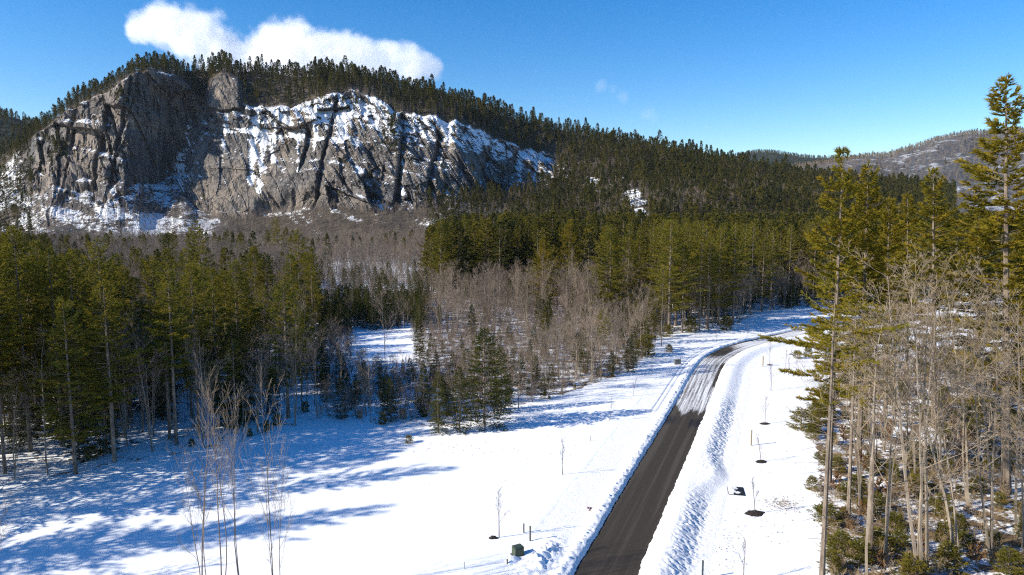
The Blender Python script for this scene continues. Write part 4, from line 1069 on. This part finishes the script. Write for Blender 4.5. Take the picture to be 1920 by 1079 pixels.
# undergrowth of the open wood
n = 0
for X, Y in sample(9000, 22, 140, 50, 150, RIGHT_WOOD, 1.5):
    x, y = to_px(X, Y, 0.)
    if y < 690 or n > 300 or rng.random() < .42 or x > 1990: continue
    if fbm(X/9, Y/9, 2, 130) < -.13: continue
    n += 1; x = float(x); y = float(y)
    wh = 'beneath the golden pines by the bend' if y < 800 and x < 1700 else ('beneath the tallest pine' if x > 1800 else ('beside the slender lawn-edge pine' if x < 1660 else 'among the large pale leafless trees'))
    ul = ('low olive-green young pine in the undergrowth '+wh, 'young pines '+wh)
    if rng.random() < .22:
        a, b = BEECH[rng.integers(0, 2)]; s = rng.uniform(.5, 1.1)
        e = obj('beech_sapling', None, None, (X, Y, gr(X, Y)[0]), rng.uniform(0, 6.28), s); obj('trunk', a, e); obj('crown', b, e)
        tag(e, 'small beech keeping its dry orange leaves '+wh, 'beech', 'dry-leaved beeches '+wh)
    else:
        tree('young_pine', 'young%d' % rng.integers(0, 3), X, Y, rng.uniform(.8, 2.4), rng.uniform(0, 6.28), ul[0], 'young pine', ul[1], sq=rng.uniform(1.2, 1.8))
for x, y, h, lb in ((1210, 668, 4.6, 'round green bush at the wood edge near the grey box'), (1296, 624, 4.0, 'wide olive bush between the bare pine stems'), (1362, 620, 3.6, 'round olive bush at the far wood edge'), (1250, 632, 3.0, 'small dark bush behind the round green bush'), (1502, 806, 2.9, 'green young pine at the corner of the sapling lawn'), (1520, 822, 1.8, 'small young pine beside the one at the lawn corner'), (1548, 668, 3.6, 'green bush below the ragged pine near the bend'), (1522, 920, 1.5, 'little young pine beside the slender trunk at the lawn edge'), (1495, 672, 1.7, 'tiny young pine in the snow near the bend'), (1515, 668, 1.9, 'little young pine next to the green bush near the bend'), (766, 830, 1.0, 'dark low bush in the snow before the wood'), (1255, 660, 1.6, 'low twiggy bush in the snow by the wood')):
    T('bush' if 'bush' in lb else 'young_pine', 'young%d' % rng.integers(0, 3), x, y, h, lb, 'bush' if 'bush' in lb else 'young pine', sq=1.5)
bp = []
for X, Y in sample(14000, -45, 70, 95, 240, LEFT_WOOD, 1.6):
    x, y = to_px(X, Y, 0.)
    if 600 < x < 1240 and not (662 < x < 775 and 618 < y < 692): bp.append((X, Y, gr(X, Y)[0], rng.uniform(1.5, 4.2), rng.uniform(0, 6.28)))
scatter_stuff('valley_brush', 'grey-brown leafless brush between the trees of the mid-valley thicket', 'brush', bp, ['brush0', 'brush1', 'brush2'])
bp = []
for X, Y in sample(9000, 22, 150, 48, 160, RIGHT_WOOD, 1.15):
    x, y = to_px(X, Y, 0.)
    if x < 2000 and y > 660 and fbm(X/11, Y/11, 2, 133) > -.1: bp.append((X, Y, gr(X, Y)[0], rng.uniform(.8, 2.4), rng.uniform(0, 6.28)))
scatter_stuff('twiggy_brush', 'brown leafless brush filling the floor of the open wood', 'brush', bp, ['tan0', 'tan1', 'tan2'])
# low scrub and fallen twigs along the wood edge
for X, Y in sample(1500, -70, 60, 70, 150, LEFT_WOOD, 2.3):
    x, y = to_px(X, Y, 0.); ed = np.interp(x, [p[0] for p in left_edge_px], [p[1] for p in left_edge_px])-y
    if ed > 28 or rng.random() < .55: continue
    tree('young_hemlock', 'young%d' % rng.integers(0, 3), X, Y, rng.uniform(.5, 1.9), rng.uniform(0, 6.28), 'knee-high to head-high young conifer at the foot of the wood edge', 'young conifer', 'young conifers along the wood edge', sq=1.2)

# ------------------------------------------------------------------ planted saplings, posts, boxes
def lump(seed, rx, ry, rz, n=18, amp=.35):
    rg = np.random.default_rng(seed); th = np.linspace(0, 2*math.pi, n, endpoint=False); V = [(0, 0, rz)]; 
    for k, q in enumerate((.35, .65, .9, 1.05)):
        for t in th:
            r = q*(1+amp*(rg.random()-.5)); V.append((rx*r*math.cos(t), ry*r*math.sin(t), (rz*(1-q*q)*(1+amp*(rg.random()-.5)) if q < 1 else -.08)))
    F3 = [(0, 1+i, 1+(i+1) % n) for i in range(n)]; F4 = [(1+k*n+i, 1+(k+1)*n+i, 1+(k+1)*n+(i+1) % n, 1+k*n+(i+1) % n) for k in range(3) for i in range(n)]
    return np.array(V), [np.array(F3), np.array(F4)]
def sapling(x, y, top, label, mulch=0, key=None):
    X, Y = G(x, y); z = gr(X, Y)[0]; h = z_at(top, Y)-z
    key = key or 'sap%d' % rng.integers(0, 3)
    tree('sapling', key, X, Y, h, rng.uniform(0, 6.28), label, 'sapling', z=z)
    if mulch:
        V, F = lump(int(x), .85*mulch, .6*mulch, .16)
        tag(obj('mulch_ring', mesh('mulch_ring', V, F, [M['mulch']]), None, (X, Y-.05, z), .3), 'dark mulch around the '+label, 'mulch')
sapling(1415, 962, 888, 'planted sapling next to the black vault lid', 1.25)
sapling(1427, 866, 812, 'planted sapling beside the pale wooden post', .9)
sapling(1434, 795, 742, 'planted sapling level with the bush at the lawn corner', .95)
sapling(1395, 1094, 1010, 'sapling on the lawn in front of the sapling at the vault lid')
sapling(1445, 733, 680, 'sapling past the mulched row, alone in the snow')
sapling(1443, 684, 640, 'sapling by the small post inside the bend', .8)
sapling(1483, 664, 632, 'small sapling inside the bend near young pines', .7)
sapling(1473, 690, 655, 'thin whip of a sapling between the bend saplings')
sapling(1478, 704, 668, 'thin whip of a sapling in front of the bend saplings')
sapling(936, 1009, 915, 'bare sapling near the green transformer box')
sapling(1055, 891, 820, 'sapling standing alone on the open snow across the road')
sapling(1143, 790, 747, 'sapling near the wood edge in tree shadow')
sapling(1187, 743, 705, 'small sapling between the wood and the road')
sapling(1222, 705, 668, 'thin sapling near the grey box')
sapling(1248, 676, 645, 'slight sapling behind the grey box')
sapling(1342, 640, 615, 'far sapling at the outer side of the bend')
sapling(1401, 630, 606, 'farthest sapling along the curving road')
# brush clump by the sapling
X, Y = G(925, 1011); V, F = lump(5, .42, .25, .24, 16, .7)
tag(obj('brush_clump', mesh('brush_clump', V, F, [M['mulch']]), None, (X, Y, gr(X, Y)[0]), .2), 'dark red-brown clump of brush at the foot of the sapling near the transformer', 'brush')

def box_mesh(name, sx_, sy_, sz_, mat, bev=.02, z0=0, taper=0):
    import bmesh
    bm = bmesh.new(); bmesh.ops.create_cube(bm, size=1)
    for v in bm.verts:
        k = 1-taper*(v.co.z > 0); v.co = (v.co.x*sx_*k, v.co.y*sy_*k, (v.co.z+.5)*sz_+z0)
    bmesh.ops.bevel(bm, geom=bm.edges[:], offset=bev, segments=2, affect='EDGES')
    me = bpy.data.meshes.new(name); bm.to_mesh(me); bm.free(); me.materials.append(mat); return me
def post(x, y, top, w, mat, label, cat='post', cap=None):
    X, Y = G(x, y); z = gr(X, Y)[0]; h = z_at(top, Y)-z
    o = obj('post', None, None, (X, Y, z), .3)
    obj('shaft', box_mesh('post_shaft', w, w, h+.3, mat, w*.12, -.3), o)
    obj('cap', box_mesh('post_cap', w*1.15, w*1.15, w*.35, cap or mat, w*.1, h-w*.02), o)
    tag(o, label, cat); return o
post(982, 1000, 983, .12, M['grey_wood'], 'short grey post behind the taller grey post near the transformer')
post(994, 1016, 988, .14, M['grey_wood'], 'taller grey post near the green transformer box')
post(951, 1059, 1050, .13, M['grey_wood'], 'stubby grey post in front of the green transformer box')
post(1408, 836, 808, .16, M['pale_wood'], 'pale wooden post by the mulched sapling row')
post(1430, 687, 669, .2, M['pale_wood'], 'small pale post inside the road bend')
post(1317, 1085, 1052, .12, M['dark_post'], 'dark steel post at the foot of the ploughed bank')
post(871, 1068, 1054, .035, M['dark_post'], 'thin marker stake alone on the snow', 'stake')
post(1107, 828, 818, .04, M['dark_post'], 'thin marker stake on the snow near the wood shadow', 'stake')
# transformer
X, Y = G(971, 1042); z = gr(X, Y)[0]; e = obj('transformer_box', None, None, (X, Y, z), .5, .86)
obj('pad', box_mesh('pad', 1.25, 1.1, .3, M['grey_metal'], .02, -.22), e)
obj('cabinet', box_mesh('cabinet', 1.0, .85, .78, M['green_metal'], .03, .08), e)
obj('lid', box_mesh('lid', 1.06, .91, .12, M['green_metal'], .03, .862, .1), e)
hd = obj('door', box_mesh('door', .9, .03, .6, M['green_metal'], .012, .14), e, (0, -.438, 0))
obj('handle', box_mesh('handle', .05, .03, .14, M['dark_post'], .008, .42), hd, (.02, -.03, 0))
tag(e, 'dark green steel transformer box half banked with snow', 'transformer')
V, F = lump(9, .8, .55, .42, 22, .25)
tag(obj('snow_drift', mesh('snow_drift', V, F, [M['drift']], smooth=True), None, (X-.45, Y-1.0, z-.02), .6), 'heap of snow against the green transformer box', 'snow drift')
# grey utility box
X, Y = G(1270, 683); z = gr(X, Y)[0]; e = obj('utility_box', None, None, (X, Y, z), .2)
obj('cabinet', box_mesh('cabinet', 1.25, .7, .95, M['grey_metal'], .03, -.1), e); obj('lid', box_mesh('lid', 1.33, .78, .1, M['grey_metal'], .02, .852), e)
obj('marker_rod', box_mesh('marker_rod', .05, .05, 1.3, M['dark_post'], .008, -.1), e, (.72, .1, 0))
tag(e, 'low grey utility box in the snow left of the road', 'utility box')
# vault lid with half-melted snow
def vault_mat():
    t = NT('vault_lid_with_snow'); p = t.coord('Object'); n_ = t.noise(p, 1.5, 5, .6, .5)
    sp = t.n('ShaderNodeSeparateXYZ'); t.l(p, sp.inputs[0])
    f = t.math('SUBTRACT', n_, t.math('MULTIPLY', sp.outputs[0], .22))
    t.principled(t.mix(t.ramp(f, .50, .53), (.017, .017, .018), SNOW), .6); return t.m
X, Y = G(1380, 921); z = gr(X, Y)[0]; e = obj('vault_lid', None, None, (X, Y, z), -.22)
obj('frame', box_mesh('frame', 1.75, 2.3, .2, M['vault'], .02, -.16), e); obj('lid', box_mesh('lid', 1.62, 2.15, .1, vault_mat(), .02, -.02), e)
tag(e, 'black vault lid lying flush in the snow with half-melted snow on it', 'vault lid')
# red scrap
rg = np.random.default_rng(11); X, Y = G(1107, 958); L = []
for i in range(7):
    a = 1.1+rg.normal(0, .5); p0 = np.array([rg.normal(0, .12), rg.normal(0, .35), .05]); d = np.array([math.cos(a), math.sin(a), rg.uniform(0, .25)])*rg.uniform(.25, .6)
    L.append((np.array([p0-d*.5, p0+rg.normal(0, .04, 3), p0+d*.5]), np.array([.03, .05, .025])))
v, f = tubes(L, 4); tag(obj('fallen_branch', mesh('fallen_branch', v, f, [M['rust']]), None, (X, Y, gr(X, Y)[0]), 0), 'reddish scrap of branch lying on the snow beside the road', 'branch')
# dead grass showing through
rg = np.random.default_rng(12); X, Y = G(1462, 946); C = np.column_stack([rg.normal(0, .95, 230)+.3, rg.normal(0, .8, 230), np.zeros(230)])
C[:, 2] = gr(C[:, 0]+X, C[:, 1]+Y)-gr(X, Y)[0]-.01
v, f = tufts(C, np.tile([0, 0, .6], (230, 1)), 5, .16, .05, .7, rg, .2)
tag(obj('dead_grass', mesh('dead_grass', v, f, [M['grass']]), None, (X, Y, gr(X, Y)[0])), 'tuft of tan dead grass poking through the snow beside a mulched sapling', 'grass', None, 'stuff')

# scattered leaves and stems on the snow
rg = np.random.default_rng(21); C = []
for x, y, sx_, sy_, n_ in ((1365, 1030, 16, 40, 60), (1420, 990, 60, 40, 50), (760, 840, 160, 16, 120), (250, 905, 240, 18, 120), (1000, 790, 130, 16, 90), (1475, 880, 40, 120, 60)):
    for k_ in range(n_):
        X, Y = G(x+rg.normal(0, sx_), y+rg.normal(0, sy_)*.6)
        if road_dist([X], [Y])[0] > 8.2: C.append((X, Y, gr(X, Y)[0]+.01))
C = np.array(C); v, f = tufts(C, np.tile([0, 0, .35], (len(C), 1)), 2, .15, .06, .8, rg, .1)
tag(obj('leaf_litter', mesh('leaf_litter', v, f, [M['mulch']])), 'dark dead leaves and stems scattered on the snow', 'leaf litter', None, 'stuff')
# ------------------------------------------------------------------ cloud
def cloud(name, blobs, D, label, dens=.010, soft=.45):
    C = []; 
    for x, y, r in blobs: C.append((x_at(x, y, D), 0, z_at(y, D), r/FPX*D))
    C = np.array(C); mid = C[:, :3].mean(0); mid[1] = D
    rmax = C[:, 3].max()*1.25
    lo = np.array([(C[:, 0]-C[:, 3]*1.3).min(), D-rmax*1.1, (C[:, 2]-C[:, 3]*1.3).min()]); hi = np.array([(C[:, 0]+C[:, 3]*1.3).max(), D+rmax*1.1, (C[:, 2]+C[:, 3]*1.3).max()])
    me = box_mesh(name, *(hi-lo), None, 1.0); me.materials.clear()
    cen = (lo+hi)/2
    o = obj(name, me, None, (cen[0], cen[1], lo[2]))
    t = NT(name+'_vapour'); tc = t.n('ShaderNodeTexCoord').outputs['Object']
    d = None
    for x, _, zz, r in C:
        sb = t.n('ShaderNodeVectorMath', operation='DISTANCE'); t.l(tc, sb.inputs[0]); sb.inputs[1].default_value = (x-cen[0], 0, zz-lo[2])
        q = t.math('DIVIDE', sb.outputs['Value'], r)
        if d is None: d = q
        else:
            sm = t.n('ShaderNodeMath', operation='SMOOTH_MIN'); t.l(d, sm.inputs[0]); t.l(q, sm.inputs[1]); sm.inputs[2].default_value = .25; d = sm.outputs[0]
    n1 = t.noise(tc, 1/290, 8, .62); n2 = t.noise(tc, 1/74, 5, .6)
    e = t.math('ADD', d, t.math('ADD', t.math('MULTIPLY', t.math('SUBTRACT', n1, .5), 2.3), t.math('MULTIPLY', t.math('SUBTRACT', n2, .5), .85)))
    f = t.ramp(e, 1.0, soft, 0, dens)
    vol = t.n('ShaderNodeVolumePrincipled'); t.l(f, vol.inputs['Density']); vol.inputs['Color'].default_value = (.985, .985, .988, 1); vol.inputs['Anisotropy'].default_value = 0.0
    t.l(vol.outputs[0], t.out.inputs['Volume']); me.materials.append(t.m)
    return tag(o, label, 'cloud')
cloud('cloud', [(262, 52, 30), (300, 42, 42), (335, 52, 52), (375, 72, 55), (420, 98, 48), (470, 105, 45), (515, 92, 55), (555, 92, 58), (600, 110, 52), (650, 112, 46), (690, 118, 44), (730, 125, 42), (775, 130, 42), (805, 132, 30), (560, 140, 60), (480, 150, 50), (680, 155, 50), (400, 120, 40)], 4300, 'white cumulus cloud behind the mountain top')
cloud('cloud', [(1130, 160, 17), (1150, 165, 12), (1168, 184, 15), (1216, 216, 15), (1226, 222, 11)], 4300, 'faint scraps of cloud above the descending ridge', .0016, .3)
sc.cycles.volume_step_rate = .35; sc.cycles.volume_max_steps = 256

# ------------------------------------------------------------------ air
x0, x1, y0, y1 = ax[0]-40, ax[-1]+40, ay[0]-40, ay[-1]+40
hz = box_mesh('haze', x1-x0, y1-y0, 500.0, None, .5, -25.0); hz.materials.clear()
t = NT('thin_winter_air'); vol = t.n('ShaderNodeVolumePrincipled'); vol.inputs['Density'].default_value = 1.4e-5; vol.inputs['Color'].default_value = (.72, .85, 1.0, 1)
t.l(vol.outputs[0], t.out.inputs['Volume']); hz.materials.append(t.m)
tag(obj('haze', hz, None, ((x0+x1)/2, (y0+y1)/2, 0)), 'thin blue winter air between the far hills', 'haze', None, 'stuff')
